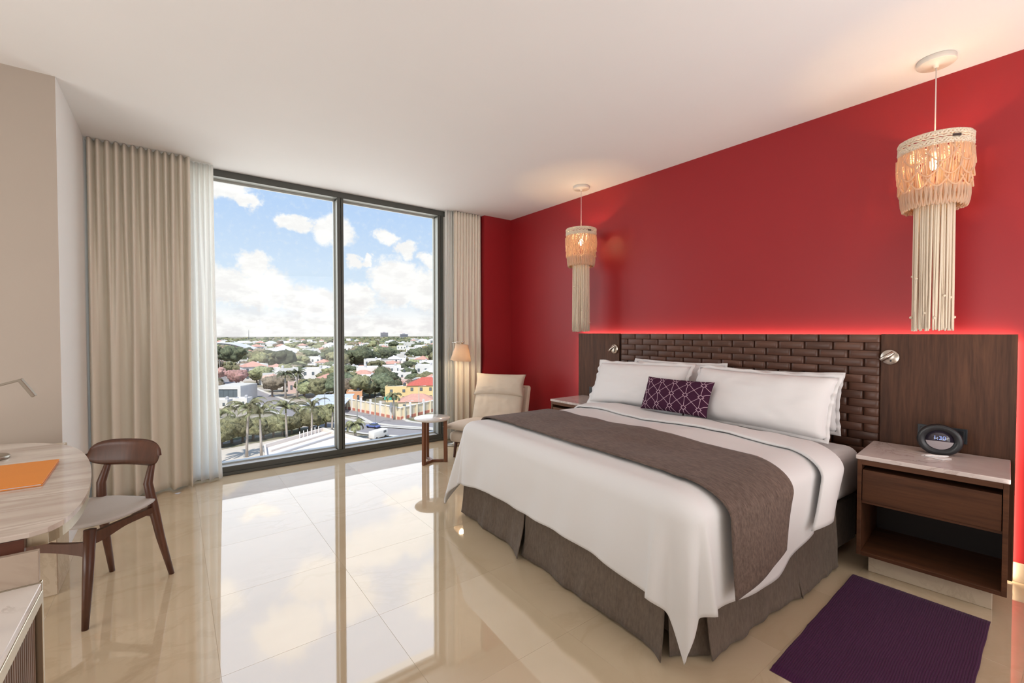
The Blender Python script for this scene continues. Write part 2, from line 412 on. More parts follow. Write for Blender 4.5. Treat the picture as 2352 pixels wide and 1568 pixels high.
for x0, x1 in ((-.12, 1.355), (1.416, 2.514)):
    wp('glazing_bead', boxb(x0 + .001, x1 - .001, YG - .012, YG + .012, 2.672, 2.6952, .002, 1), M_frame_lit)
    wp('glazing_bead', boxb(x1 - .018, x1 - .001, YG - .02, YG + .012, .0965, 2.671, .002, 1), M_frame_lit)
    wp('glazing_bead', boxb(x0 + .001, x1 - .001, YG - .014, YG + .012, .0785, .096, .002, 1), M_frame_lit)
    wp('sill_sheen_strip', boxb(x0 + .001, x1 - .019, YW + .006, YG - .015, .0782, .0812), M_sill_sheen)
    wp('reveal', boxb(x1 - .0035, x1 - .0005, YW + .004, YG - .021, .0815, 2.671), M_frame_lit)
    wp('reveal', boxb(x0 + .001, x1 - .001, YW + .004, YG - .013, 2.6935, 2.6958), M_frame_lit)
    bm = B(); vs = [bm.verts.new(p) for p in ((x0 + .002, YG, .09), (x1 - .012, YG, .09), (x1 - .012, YG, 2.69), (x0 + .002, YG, 2.69))]; bm.faces.new(vs)
    wp('pane', bm, M_glass)
wp('side_panel', boxb(2.587, 3.08, YW + .02, YW + .12, .079, 2.695), M_white)
wp('side_panel', boxb(-.52, -.191, YW + .02, YW + .12, .079, 2.695), M_white)
struct('trim_1', boxb(-.52, 3.08, YW + .132, YW + .33, -.10, .055, .004, 1), flat('sill_stone', (.72, .72, .72), .25))

# ------------------------------------------------------------------ curtains
def cloth_curtain(name, label, mat, x0, x1, y, amp, f_top, f_bot, seed, z0=.012, z1=CH - .004, flare=0., nx=260, nz_=46, th=.003, puddle=0.):
    def f(u, v):
        z = z1 + (z0 - z1) * v
        w = sms(.05, .75, v)
        uu = u + .012 * nz(u * 5, v * 2, seed) * (.3 + v)
        ph1 = 2 * PI * f_top * (uu + .010 * nz(u * 9, 0, seed)) + seed
        ph2 = 2 * PI * f_bot * (uu + .035 * nz(u * 4, 0, seed + 5)) + seed * 1.7
        def s(p): c = math.cos(p); return math.copysign(abs(c) ** .75, c)
        d = amp * ((1 - w) * .62 * s(ph1) + w * 1.0 * s(ph2)) + amp * .25 * w * nz(u * 14, v * 1.5, seed + 9)
        x = x0 + (x1 - x0) * u + flare * v * v * (u - .4) + .010 * w * math.sin(ph2 * 1.0 + 1.2)
        zz = z
        if v > .985: zz += .012 * nz(u * 16, 2, seed) + .006
        return V((x, y + d + puddle * sms(.9, 1, v) * nz(u * 7, 3, seed), max(.004, zz)))
    o = link(name, grid(B(), f, nx, nz_), mat, smooth=True)
    solid(o, th, 0)
    return tag(o, label, 'curtain')
cloth_curtain('curtain', 'wide beige floor-length drape gathered left of the window', M_drape, -.508, .118, 4.58, .046, 12.5, 5.2, 1.3, puddle=.02)
cloth_curtain('curtain', 'narrow beige drape hanging between the window and red wall', M_drape, 2.668, 3.055, 4.665, .020, 9.5, 4.6, 4.1, nx=180)
cloth_curtain('sheer_curtain', 'white sheer strip beside the wide left drape', M_sheer, .085, .285, 4.674, .022, 5.4, 4.2, 2.2, flare=.07, nx=120, th=.0012, puddle=.02)
cloth_curtain('sheer_curtain', 'thin white sheer strip beside the narrow right drape', M_sheer, 2.575, 2.69, 4.70, .016, 3.6, 3.2, 6.2, nx=80, th=.0012)

# ------------------------------------------------------------------ headboard: plain walnut side panels and a woven centre
HX, HZ = 3.434, 1.291
hb = thing('headboard', 'wide dark walnut headboard with a basket-woven centre against the red wall', 'headboard', (HX, 1.8, 0))
def hp(n, bm, m, s=False): return link(n, bm, m, hb, s)
hp('panel', boxb(HX, HX + .026, .245, .797, .012, HZ, .0015, 1), M_walnut)
hp('panel', boxb(HX, HX + .026, 2.802, 3.347, .012, HZ, .0015, 1), M_walnut)
hp('backing', boxb(HX + .018, HX + .027, .798, 2.801, .012, HZ - .004), M_dark)
hp('cleat', boxb(HX + .027, XW - .0005, .6, 3.0, .7, .8), M_dark)
SL, RH = .1657, .0507
def slat_bm(L, dl=True, dr=True):
    bm = B(); N = 12; h = RH - .0016
    def f(u, v):
        y = (u - .5) * (L - .001)
        e = .020
        d0 = (u * L) / e if dl else 9; d1 = ((1 - u) * L) / e if dr else 9
        t = min(1, min(d0, d1)); bow = .017 * math.sqrt(max(0, 1 - (1 - t) ** 2)) + .004 * math.sin(PI * u)
        edge = .0012 if v in (0, 1) else 0
        return V((.016 - bow + edge, y, (v - .5) * h))
    us = sorted({0, .03, .06, .10, .15, .3, .5, .7, .85, .90, .94, .97, 1})
    P = [[bm.verts.new(f(u, v)) for v in (0, .04, .96, 1)] for u in us]
    for A, Q in zip(P, P[1:]):
        for j in range(3): bm.faces.new((A[j], A[j + 1], Q[j + 1], Q[j]))
    back = [[bm.verts.new((.0185, p[k].co.y, p[k].co.z)) for k in (0, 3)] for p in P]
    for i in range(len(P) - 1):
        bm.faces.new((P[i][3], back[i][1], back[i + 1][1], P[i + 1][3])); bm.faces.new((P[i][0], P[i + 1][0], back[i + 1][0], back[i][0]))
    bmesh.ops.recalc_face_normals(bm, faces=bm.faces)
    return bm
sproto = {}
row = 0; z = HZ - RH / 2 - .001
while z > .03:
    cuts = [.799 + SL * k for k in range(13)] if row % 2 == 0 else [.799] + [.799 + SL * (k + .5) for k in range(12)] + [.799 + SL * 12]
    for k, (a, c) in enumerate(zip(cuts, cuts[1:])):
        key = (round(c - a, 3), k == 0 and row % 2 == 1, k == len(cuts) - 2 and row % 2 == 1)
        if key in sproto: o = sproto[key].copy(); COL.objects.link(o); o.parent = hb
        else: o = sub('slat', slat_bm(c - a), M_slat, hb, True); sproto[key] = o
        o.location = (0, (a + c) / 2 - 1.8, z)
    row += 1; z -= RH
for bx in ((HX + .0275, HX + .036, .26, 3.335, HZ - .022, HZ - .013), (HX + .0275, HX + .036, .255, .264, .02, HZ - .03), (HX + .0275, HX + .036, 3.328, 3.337, .65, HZ - .03)):
    hp('led_strip', boxb(*bx), M_led)

# ------------------------------------------------------------------ bed
BXF, BXH, BY0, BY1 = 1.60, 3.32, .80, 2.645
BEDM = Matrix.Translation((3.35, .80, 0)) @ Matrix.Rotation(math.radians(-3.3), 4, 'Z') @ Matrix.Translation((-3.40, -.80, 0))   # the bed stands slightly askew
bed = thing('bed', 'king bed base with grey-brown pleated skirt reaching the marble floor', 'bed', (2.5, 1.74, 0))
link('box_base', boxb(BXF + .05, BXH, BY0 + .06, BY1 - .06, .06, .33, .01), M_skirt, bed)
for x in (1.8, 3.2):
    for y in (1.0, 2.5): link('leg', lathe(B(), [(0, 0), (.03, 0), (.03, .065), (0, .065)], (x, y, 0), 12), M_dark, bed, True)
def skirt_panel(p0, p1, out, seed, flL=0., flR=0., z0=.012, z1=.330):
    p0, p1, out = V((*p0, 0)), V((*p1, 0)), V((*out, 0)); L = (p1 - p0).length
    def f(u, v):
        z = z1 + (z0 - z1) * v
        d = .004 + .020 * v * v + v * (.006 * math.sin(u * L * 17 + seed) + .014 * nz(u * L * 4.5, v, seed) + .014 * nz(u * L * 11 + v * 1.5, v * .8, seed + 3) + .006 * nz(u * L * 24, v * 2, seed + 6))
        d += v * v * (.045 * flL * math.exp(-u * L / .07) + .045 * flR * math.exp(-(1 - u) * L / .07))
        s = .030 * v * v * (flR * math.exp(-(1 - u) * L / .06) - flL * math.exp(-u * L / .06))
        p = p0.lerp(p1, u) + out * d + (p1 - p0).normalized() * s
        return V((p.x, p.y, z + .010 * v * nz(u * L * 5, 3, seed)))
    o = link('skirt_panel', grid(B(), f, 90, 12), M_skirt, bed, True); solid(o, .004, 0); return o
ym = 1.888
skirt_panel((BXF, BY1 - .005), (BXF, ym + .004), (-1, 0), 1.1, .2, .8)
skirt_panel((BXF, ym - .004), (BXF, BY0 + .13), (-1, 0), 2.3, .1, .9)
skirt_panel((BXF + .025, BY0 + .14), (BXF + .15, BY0 + .04), (-.6, -.8), 8.3, .1, .1)
skirt_panel((BXF + .12, BY0 + .034), (2.47, BY0 + .034), (0, -1), 3.7, .4, .5)
skirt_panel((2.478, BY0 + .034), (2.935, BY0 + .034), (0, -1), 5.2, .5, 0)
skirt_panel((2.935, BY1 - .03), (2.478, BY1 - .03), (0, 1), 6.2, .0, .3)
skirt_panel((2.47, BY1 - .03), (BXF + .02, BY1 - .03), (0, 1), 7.2, .3, .5)
link('pleat', boxb(BXF + .022, BXF + .03, ym - .05, ym + .05, .03, .34), M_skirt, bed)
mt = link('mattress', boxb(BXF + .06, BXH - .005, BY0 + .030, BY1 - .030, .333, .622, .07, 6), M_sheet, smooth=True)
tag(mt, 'king mattress in a pale fitted sheet, its side bare near the right nightstand', 'mattress')

bed.matrix_basis = BEDM @ bed.matrix_basis; mt.matrix_basis = BEDM @ mt.matrix_basis
XFT = 1.655          # where the duvet starts to curve down at the foot
YN, YF = .965, 2.585
ZT = .672
def drape(x, y, lift=0., Rr=.085, wav=1.):
    """unfolded cloth point (x,y) laid over the bed and hanging past foot / both sides"""
    ox = max(0., XFT - x); on = max(0., YN - y); of = max(0., y - YF)
    oy = max(on, of); sy = -1 if on > 0 else 1
    r = math.hypot(ox, oy); Rr = Rr + lift
    px, py = max(x, XFT), min(max(y, YN), YF)
    puff = .022 * nz(x * 2.2, y * 2.2, 1.3) + .006 * nz(x * 7, y * 7, 2.) 
    if r < 1e-6:
        edge = min(x - XFT, y - YN, YF - y)
        return V((px, py, ZT + lift + puff * sms(0, .25, edge) - .012 * (1 - sms(0, .22, edge))))
    ph = math.atan2(oy, ox)
    corner = math.sin(2 * ph) if (ox > 0 and oy > 0) else 0.
    a = Rr * PI / 2
    if r < a: out, dn = Rr * math.sin(r / Rr), Rr * (1 - math.cos(r / Rr))
    else:
        tilt = .10 + (.14 * corner if of > 0 else -.075 * corner)
        out = Rr + (r - a) * math.sin(tilt); dn = Rr + (r - a) * math.cos(tilt)
    hang = sms(.04, .42, r) * wav
    fy = Rr * 1.05 * (math.sin(min(PI / 2, r / Rr)) if on > 0 else 0)      # the near edge is rounder
    if ox > 0 and oy > 0:
        k = 1 + (.16 if on > 0 else .12) * hang * math.sin(ph * 8 + (1.2 if on > 0 else 2.2)) + .10 * hang * nz(ph * 3, r * 2, 5)
        out *= max(.5, k)
    elif ox > 0: out += hang * (.007 * math.sin(y * 13 + 1.3 * math.sin(y * 5)) + .016 * nz(y * 3.2, r * 1.5, 7.) + .012 * nz(y * 8, r * 5, 3.))
    else: out += hang * (.012 * math.sin(x * 13 + .6) + .022 * nz(x * 4, r * 2, 9.))
    return V((px - out * math.cos(ph), py + sy * (out + fy) * math.sin(ph), ZT - .012 + lift - dn + .004 * nz(x * 6, y * 6, 4.)))
DXH = 2.88
def over_f(y):   # overhang at the foot, longer towards the corners
    t = abs((y - 1.74) / .94)
    return .425 + .050 * sms(.45, 1.0, t) + .006 * nz(y * 3, 0, 3)
def over_s(x): return .47 - .19 * sms(2.1, 2.75, x)
duv = thing('duvet', 'white duvet spread over the king bed, hanging past its foot', 'duvet', (2.2, 1.74, .3))
def fduv(u, v):
    y = (YN - .5) + (YF - YN + 1.0) * v
    x = (XFT - .5) + (DXH - XFT + .5) * u
    if x > 2.4 and y < YN: x -= .85 * (YN - y) * sms(2.4, 2.88, x)
    yy = YN - (YN - y) * (over_s(max(x, 1.6)) / .5) if y < YN else (YF + (y - YF) * (over_s(max(x, 1.6)) / .5) if y > YF else y)
    xx = XFT - (XFT - x) * (over_f(min(max(y, .8), 2.68)) / .5) if x < XFT else x
    return drape(xx, yy)
dm = link('cover', grid(B(), fduv, 120, 150), M_duvet, duv, True); solid(dm, .016, 0)
# turned-down flap: a second layer folded back towards the foot
FX0, FX1 = 2.66, 2.90
def fflap(u, v):
    y = (YN - .36) + (YF - YN + .72) * v
    t = u * 2                                    # 0..1 top layer from free edge to ridge, 1..2 back underneath
    if t <= 1: x, lf = FX0 + (FX1 - FX0) * t, .021 + .012 * math.sin(PI * t)
    else:
        s = t - 1; x, lf = FX1 - .12 * s * s + .018 * math.sin(PI * min(1, s * 2)), .021 - .022 * sms(0, .8, s)
    x += .012 * (nz(y * 1.8, 0, 4)) - .75 * max(0, YN - y)
    hang = 1.0
    yy = y
    if y < YN: yy = y
    return drape(x, yy, lf, .085, .5)
fm = link('turned_down_flap', grid(B(), fflap, 40, 120), M_duvet, duv, True); solid(fm, .012, 0)
def frun(u, v):
    y = (YN - .5) + (YF - YN + 1.0) * v
    x = 1.752 + .585 * u + .012 * nz(y * 2, u, 6) - max(0, YN - y) * (.02 + .42 * u)
    yy = YN - (YN - y) * ((.475 - .10 * u) / .5) if y < YN else (YF + (y - YF) * .80 if y > YF else y)
    return drape(x, yy, .026, .085, 1.)
rn = link('bed_runner', grid(B(), frun, 44, 150), M_runner, smooth=True); solid(rn, .007, 0)
tag(rn, 'grey-brown woven runner laid across the foot of the white duvet', 'throw')

duv.matrix_basis = BEDM @ duv.matrix_basis; rn.matrix_basis = BEDM @ rn.matrix_basis
# pillows
def pillow_bm(w, h, t, seed, flange=0., pinch=.05, nu=34, nv=26, sag=.0):
    bm = B()
    def side(sg):
        def f(u, v):
            a, c = u * 2 - 1, v * 2 - 1
            k = (1 - abs(a) ** 2.6) * (1 - abs(c) ** 2.6)
            th = t * max(0, k) ** .42
            x = a * w / 2 * (1 - pinch * (1 - a * a) * 0 - pinch * (1 - c * c) * abs(a) ** 3)
            y = c * h / 2 * (1 - pinch * 1.3 * (1 - a * a) * abs(c) ** 3)
            th *= 1 + .10 * nz(a * 1.6, c * 1.6, seed) 
            wr = .006 * nz(a * 6, c * 5, seed + 2) * sms(0, .3, k)
            y -= sag * (1 - a * a) * max(0, c)
            return V((x, y, sg * (th + wr)))
        return f
    grid(bm, side(1), nu, nv); n0 = len(bm.faces)
    grid(bm, side(-1), nu, nv); bm.faces.ensure_lookup_table()
    for f in bm.faces[n0:]: f.normal_flip()
    bmesh.ops.remove_doubles(bm, verts=bm.verts, dist=.0008)
    return bm
def flange_bm(w, h, wd, seed, pinch=.05):
    bm = B(); N = 160; ring = [[], [], []]
    for i in range(N):
        s = i / N * 4; k = int(s); q = s - k
        a, c = [(-1 + 2 * q, -1), (1, -1 + 2 * q), (1 - 2 * q, 1), (-1, 1 - 2 * q)][k]
        x = a * w / 2 * (1 - pinch * (1 - c * c) * abs(a) ** 3); y = c * h / 2 * (1 - pinch * 1.3 * (1 - a * a) * abs(c) ** 3)
        d = V((a if abs(a) >= .999 else 0, c if abs(c) >= .999 else 0, 0))
        for j in range(3):
            e = j / 2 * wd
            wv_ = .006 * j * math.sin(i * .9 + seed) * (.6 + .4 * nz(i * .1, 0, seed)) + .006 * j * nz(i * .33, 1, seed)
            ring[j].append(bm.verts.new((x * (1 - .01 * (2 - j)) + d.x * e, y * (1 - .01 * (2 - j)) + d.y * e, wv_)))
    for j in range(2):
        for i in range(N): bm.faces.new((ring[j][i], ring[j][(i + 1) % N], ring[j + 1][(i + 1) % N], ring[j + 1][i]))
    return bm
def lean(loc, yaw, tilt, roll=0.):
    # local x -> along the wall (-Y world = picture right), local y -> up the lean, local z -> out of the headboard (towards the foot)
    Mx = Matrix(((0, 0, -1, 0), (-1, 0, 0, 0), (0, 1, 0, 0), (0, 0, 0, 1)))
    return Matrix.Translation(loc) @ Matrix.Rotation(yaw, 4, 'Z') @ Matrix.Rotation(tilt, 4, 'Y') @ Mx @ Matrix.Rotation(roll, 4, 'Z')
def pillow(name, label, loc, w, h, t, yaw, tilt, seed, roll=0., flange=.03, group=None, mat=None, sag=0.):
    th = thing(name, label, 'pillow'); th.matrix_basis = lean(loc, yaw, tilt, roll); tag(th, None, None, group)
    sub('filling', pillow_bm(w, h, t, seed, sag=sag), mat or M_pillow, th, True)
    if flange: solid(sub('flange', flange_bm(w, h, flange, seed), mat or M_pillow, th, True), .003, 0)
    return th
TL = math.radians(27)
pillow('pillow', 'white bed pillow leaning behind, its corner above the left pillow', (3.318, 2.13, .865), .82, .37, .06, 0, math.radians(13), 5.5, .0, .02)
pillow('pillow', 'white bed pillow leaning behind the right front pillow', (3.33, 1.335, .845), .72, .36, .06, 0, math.radians(13), 8.1, .02, .02)
pillow('pillow', 'white front pillow with wavy edge at the left side of the bed', (3.10, 2.345, .855), .88, .385, .095, .03, TL, 1.5, .02, .03)
pillow('pillow', 'plump white front pillow at the right side of the bed, behind the purple cushion', (3.10, 1.385, .855), .90, .40, .105, -.02, TL, 3.5, -.01, .018, sag=.012)

def cushion_mat():
    m, n, p, t = mk('cushion_geometric')
    co = n.n('ShaderNodeTexCoord').outputs['Object']
    s = n.n('ShaderNodeSeparateXYZ'); t.links.new(co, s.inputs[0])
    # lattice of elongated hexagons with small diamonds: distance to zig-zag rows
    P_, Q_ = .107, .088
    u = n.m('DIVIDE', s.outputs[0], P_); v = n.m('DIVIDE', s.outputs[1], Q_)
    def near(x): return n.m('ABSOLUTE', n.m('SUBTRACT', x, n.m('ROUND', x)))       # distance to the nearest whole number
    def ln(x, w): return n.m('SUBTRACT', 1., n.ss(x, w * .7, w))
    du, dv = near(u), near(v); dd = n.m('ADD', du, dv)
    diag = n.m('MAXIMUM', ln(near(n.m('ADD', u, v)), .027), ln(near(n.m('SUBTRACT', u, v)), .027))
    vert = ln(du, .019)
    outside = n.m('GREATER_THAN', dd, .17)
    small = ln(n.m('ABSOLUTE', n.m('SUBTRACT', dd, .17)), .034)
    cut = n.m('GREATER_THAN', n.m('ADD', n.m('MULTIPLY', du, 1.9), n.m('MULTIPLY', n.m('SUBTRACT', .5, dv), .0)), .20)
    lines = n.m('MAXIMUM', n.m('MULTIPLY', n.m('MAXIMUM', n.m('MULTIPLY', diag, cut), vert), outside), small, clamp=True)
    t.links.new(n.mix(lines, (.050, .012, .034, 1), (.52, .36, .43, 1)), p.inputs['Base Color'])
    sset(p, Roughness=.9, Specular_IOR_Level=.2)
    bn = n.n('ShaderNodeBump'); bn.inputs['Strength'].default_value = .3; bn.inputs['Distance'].default_value = .002
    t.links.new(n.noise(co, 260, 2).outputs[0], bn.inputs['Height']); t.links.new(bn.outputs[0], p.inputs['Normal'])
    return m
pillow('throw_cushion', 'small dark purple cushion with a pale pink lattice pattern, in front of the white pillows', (2.925, 1.865, .835), .535, .262, .062, .02, math.radians(24), 12.5, .0, 0., None, cushion_mat())['category'] = 'cushion'

# ------------------------------------------------------------------ nightstands
def nightstand(label, loc, rz):
    t = thing('nightstand', label, 'nightstand', loc, rz)
    w, d, h0, h1 = .545, .452, .107, .622          # local: x = 0 front .. d back, y = -w/2 .. w/2
    y0, y1 = -w / 2, w / 2; th = .018
    c = boxb(0, d, y0, y0 + th, h0, h1, .001, 1); box(c, 0, d, y1 - th, y1, h0, h1, .001, 1)
    box(c, .0005, d, y0 + th, y1 - th, h0, h0 + .02, .001, 1); box(c, .0005, d, y0 + th, y1 - th, h1 - .028, h1, .001, 1)
    box(c, .01, d, y0 + th, y1 - th, h1 - .235, h1 - .222)
    sub('body', c, M_walnutY, t)
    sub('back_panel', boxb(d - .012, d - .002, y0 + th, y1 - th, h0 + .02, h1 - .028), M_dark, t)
    sub('drawer', boxb(.004, .4, y0 + th + .003, y1 - th - .003, h1 - .222, h1 - .055, .0015, 1), M_walnutY, t)
    sub('marble_top', boxb(-.006, d + .004, y0 - .004, y1 + .006, h1 + .0005, h1 + .022, .002, 1), M_mtop, t)
    sub('plinth', boxb(.075, d - .02, y0 + .045, y1 - .04, 0.0005, h0 - .0005, .002, 1), M_base, t)
    return t
n1 = nightstand('walnut nightstand with marble top right of the bed, open shelf facing the purple rug', (2.943, .498, 0), math.radians(4.6))
n2 = nightstand('walnut nightstand with marble top at the far side of the bed by the armchair', (2.965, 2.99, 0), 0)

# alarm clock: oval black ring on a flat foot, screen half mirrored
ck = thing('alarm_clock', 'round black alarm clock standing on the right nightstand', 'clock', (3.285, .507, .6445), math.radians(12))
def ovalring(bm, ro, ri, d0, d1, sx=1.10, n=40):
    A = []
    for i in range(n):
        a = 2 * PI * i / n; c, s = math.cos(a), math.sin(a)
        zo = ro * s; zo = max(zo, -ro * .92)
        A.append([bm.verts.new((d0 + .006, c * ro * sx, zo)), bm.verts.new((d0, c * (ro - .008) * sx, zo * .93)), bm.verts.new((d0 + .004, c * ri * sx, s * ri)), bm.verts.new((d1, c * ri * .98 * sx, s * ri * .98)), bm.verts.new((d1, c * ro * .94 * sx, zo * .97))])
    for i in range(n):
        a, q = A[i], A[(i + 1) % n]
        for k in range(5): bm.faces.new((a[k], q[k], q[(k + 1) % 5], a[(k + 1) % 5]))
    bmesh.ops.recalc_face_normals(bm, faces=bm.faces); return bm
zc = .078
bm = ovalring(B(), .083, .052, -.03, .028); bm.transform(Matrix.Translation((0, 0, zc))); sub('casing', bm, M_black, ck, True)
bm = lathe(B(), [(0, -.001), (.052, -.001), (.052, .004), (0, .004)], n=40); bm.transform(Matrix.Translation((-.016, 0, zc)) @ Matrix.Rotation(-PI / 2, 4, 'Y') @ Matrix.Diagonal((1, 1.10, 1, 1)))
sub('screen', bm, flat('clock_screen', (.030, .022, .036), .05, .1, 5, .8), ck, True)
fc = bpy.data.curves.new('digits', 'FONT'); fc.body = '1:30'; fc.size = .030; fc.align_x = 'CENTER'
fo = bpy.data.objects.new('tmp', fc); COL.objects.link(fo)
bpy.context.view_layer.update(); me = bpy.data.meshes.new_from_object(fo.evaluated_get(bpy.context.evaluated_depsgraph_get())); bpy.data.objects.remove(fo)
me.name = 'digits'; me.materials.append(emit('clock_digits', (.25, .35, .75), .5))
dg = bpy.data.objects.new('digits', me); COL.objects.link(dg); dg.parent = ck
dg.matrix_basis = Matrix.Translation((-.0205, 0, zc + .002)) @ Matrix(((0, 0, -1, 0), (-1, 0, 0, 0), (0, 1, 0, 0), (0, 0, 0, 1)))
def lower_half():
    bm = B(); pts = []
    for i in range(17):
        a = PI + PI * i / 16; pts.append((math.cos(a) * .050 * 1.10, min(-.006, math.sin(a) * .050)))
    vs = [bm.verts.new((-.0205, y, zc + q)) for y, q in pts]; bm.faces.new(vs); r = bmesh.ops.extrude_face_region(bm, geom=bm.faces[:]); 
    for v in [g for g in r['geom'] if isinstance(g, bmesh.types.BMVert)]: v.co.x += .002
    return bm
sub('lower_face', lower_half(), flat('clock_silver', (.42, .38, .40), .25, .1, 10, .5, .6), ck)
nb = tag(link('notepad', boxb(3.145, 3.212, .452, .548, .6448, .6492, .0008, 1), M_paper), 'small white notepad lying on the right nightstand before the clock', 'notepad')
nb.matrix_basis = Matrix.Translation((3.18, .5, 0)) @ Matrix.Rotation(math.radians(-22), 4, 'Z') @ Matrix.Translation((-3.18, -.5, 0))
pn = thing('pen', 'white pen lying on the small notepad', 'pen', (3.172, .505, .6535), math.radians(-48))
bm = tube(B(), [(-.045, 0, 0), (-.03, 0, 0), (.055, 0, 0), (.062, 0, 0)], [.0022, .004, .004, .0028], 10); sub('barrel', bm, M_paper, pn, True)
bm = tube(B(), [(-.058, 0, 0), (-.045, 0, 0)], [.0006, .0021], 8); sub('tip', bm, M_nickel, pn, True)
def socket(label, y0, y1, z0, z1, holes):
    t = thing('wall_socket', label, 'socket', (HX - .006, (y0 + y1) / 2, (z0 + z1) / 2))
    link('plate', boxb(HX - .007, HX - .0005, y0, y1, z0, z1, .002, 2), M_socket, t)
    w = (y1 - y0) / holes
    for k in range(holes):
        yc = y0 + w * (k + .5)
        bm = boxb(HX - .0095, HX - .0068, yc - w * .38, yc + w * .38, z0 + .012, z1 - .012, .001, 1)
        link('outlet', bm, M_black, t)
        for s in (-1, 1): link('slot', boxb(HX - .0100, HX - .0094, yc + s * .010 - .0015, yc + s * .010 + .0015, (z0 + z1) / 2 - .006, (z0 + z1) / 2 + .008), M_dark, t)
socket('black double socket plate on the headboard behind the alarm clock', .418, .622, .690, .772, 2)
socket('small black socket plate on the headboard beside the far nightstand', 3.045, 3.185, .672, .738, 1)

# reading lamps on the headboard
def sconce(label, y, z, aimv):
    t = thing('reading_lamp', label, 'lamp', (HX, y, z))
    Mx = Matrix.Rotation(-PI / 2, 4, 'Y')
    bm = lathe(B(), [(0, .0), (.043, .0), (.045, .003), (.045, .011), (.042, .014), (0, .014)], n=36, M=Mx); sub('rosette', bm, M_nickel, t, True)
    bm = tube(B(), [(-.013, 0, .012), (-.030, 0, .012), (-.040, 0, .012)], [.007, .007, .007], 12); sub('arm', bm, M_nickel, t, True)
    a = V(aimv).normalized(); c = V((-.044, 0, .010))
    bm = tube(B(), [c - a * .032, c - a * .030, c + a * .045, c + a * .046, c + a * .038], [.008, .012, .0125, .0105, .0098], 18); sub('head', bm, M_nickel, t, True)
    bm = lathe(B(), [(0, 0), (.005, 0), (.005, .004), (0, .004)], n=12, M=Matrix.Translation((-.014, -.006, -.022)) @ Mx); sub('switch', bm, M_black, t, True)
sconce('nickel reading lamp on the headboard above the right nightstand', .752, 1.152, (-.25, .72, -.62))
sconce('nickel reading lamp on the headboard above the far nightstand', 2.855, 1.140, (-.30, .62, -.72))

# purple rug: woven rows as real ridges
def rug_bm():
    bm = B(); rows = 64; L, Wd = 1.085, .505
    def f(u, v):
        e = .004 * nz(v * 40, 0 if u < .5 else 5, 3)
        x = u * L; y = v * Wd
        h = .0085 + .0022 * math.cos(2 * PI * v * rows) + .0012 * nz(u * 60, v * 60, 2)
        if u in (0., 1.) or v in (0., 1.): h = .001
        return V((x, y + (.004 * nz(u * 9, 1, 1)), h))
    grid(bm, f, 40, rows * 4); return bm
rug = link('rug', rug_bm(), fabric('rug_purple', (.088, .016, .074), (.045, .009, .042), .95, 300, (1, 1, 1), .7, .15, .5), smooth=True)
rug.matrix_basis = Matrix(((.997, -.03, 0, 0), (.03, 1, 0, 0), (0, 0, 1, 0), (0, 0, 0, 1))) @ Matrix.Identity(4)
rug.matrix_basis = Matrix.Translation((1.822, .238, .0005)) @ Matrix.Rotation(math.radians(1.6), 4, 'Z')
tag(rug, 'purple ribbed bedside rug in front of the right nightstand', 'rug')

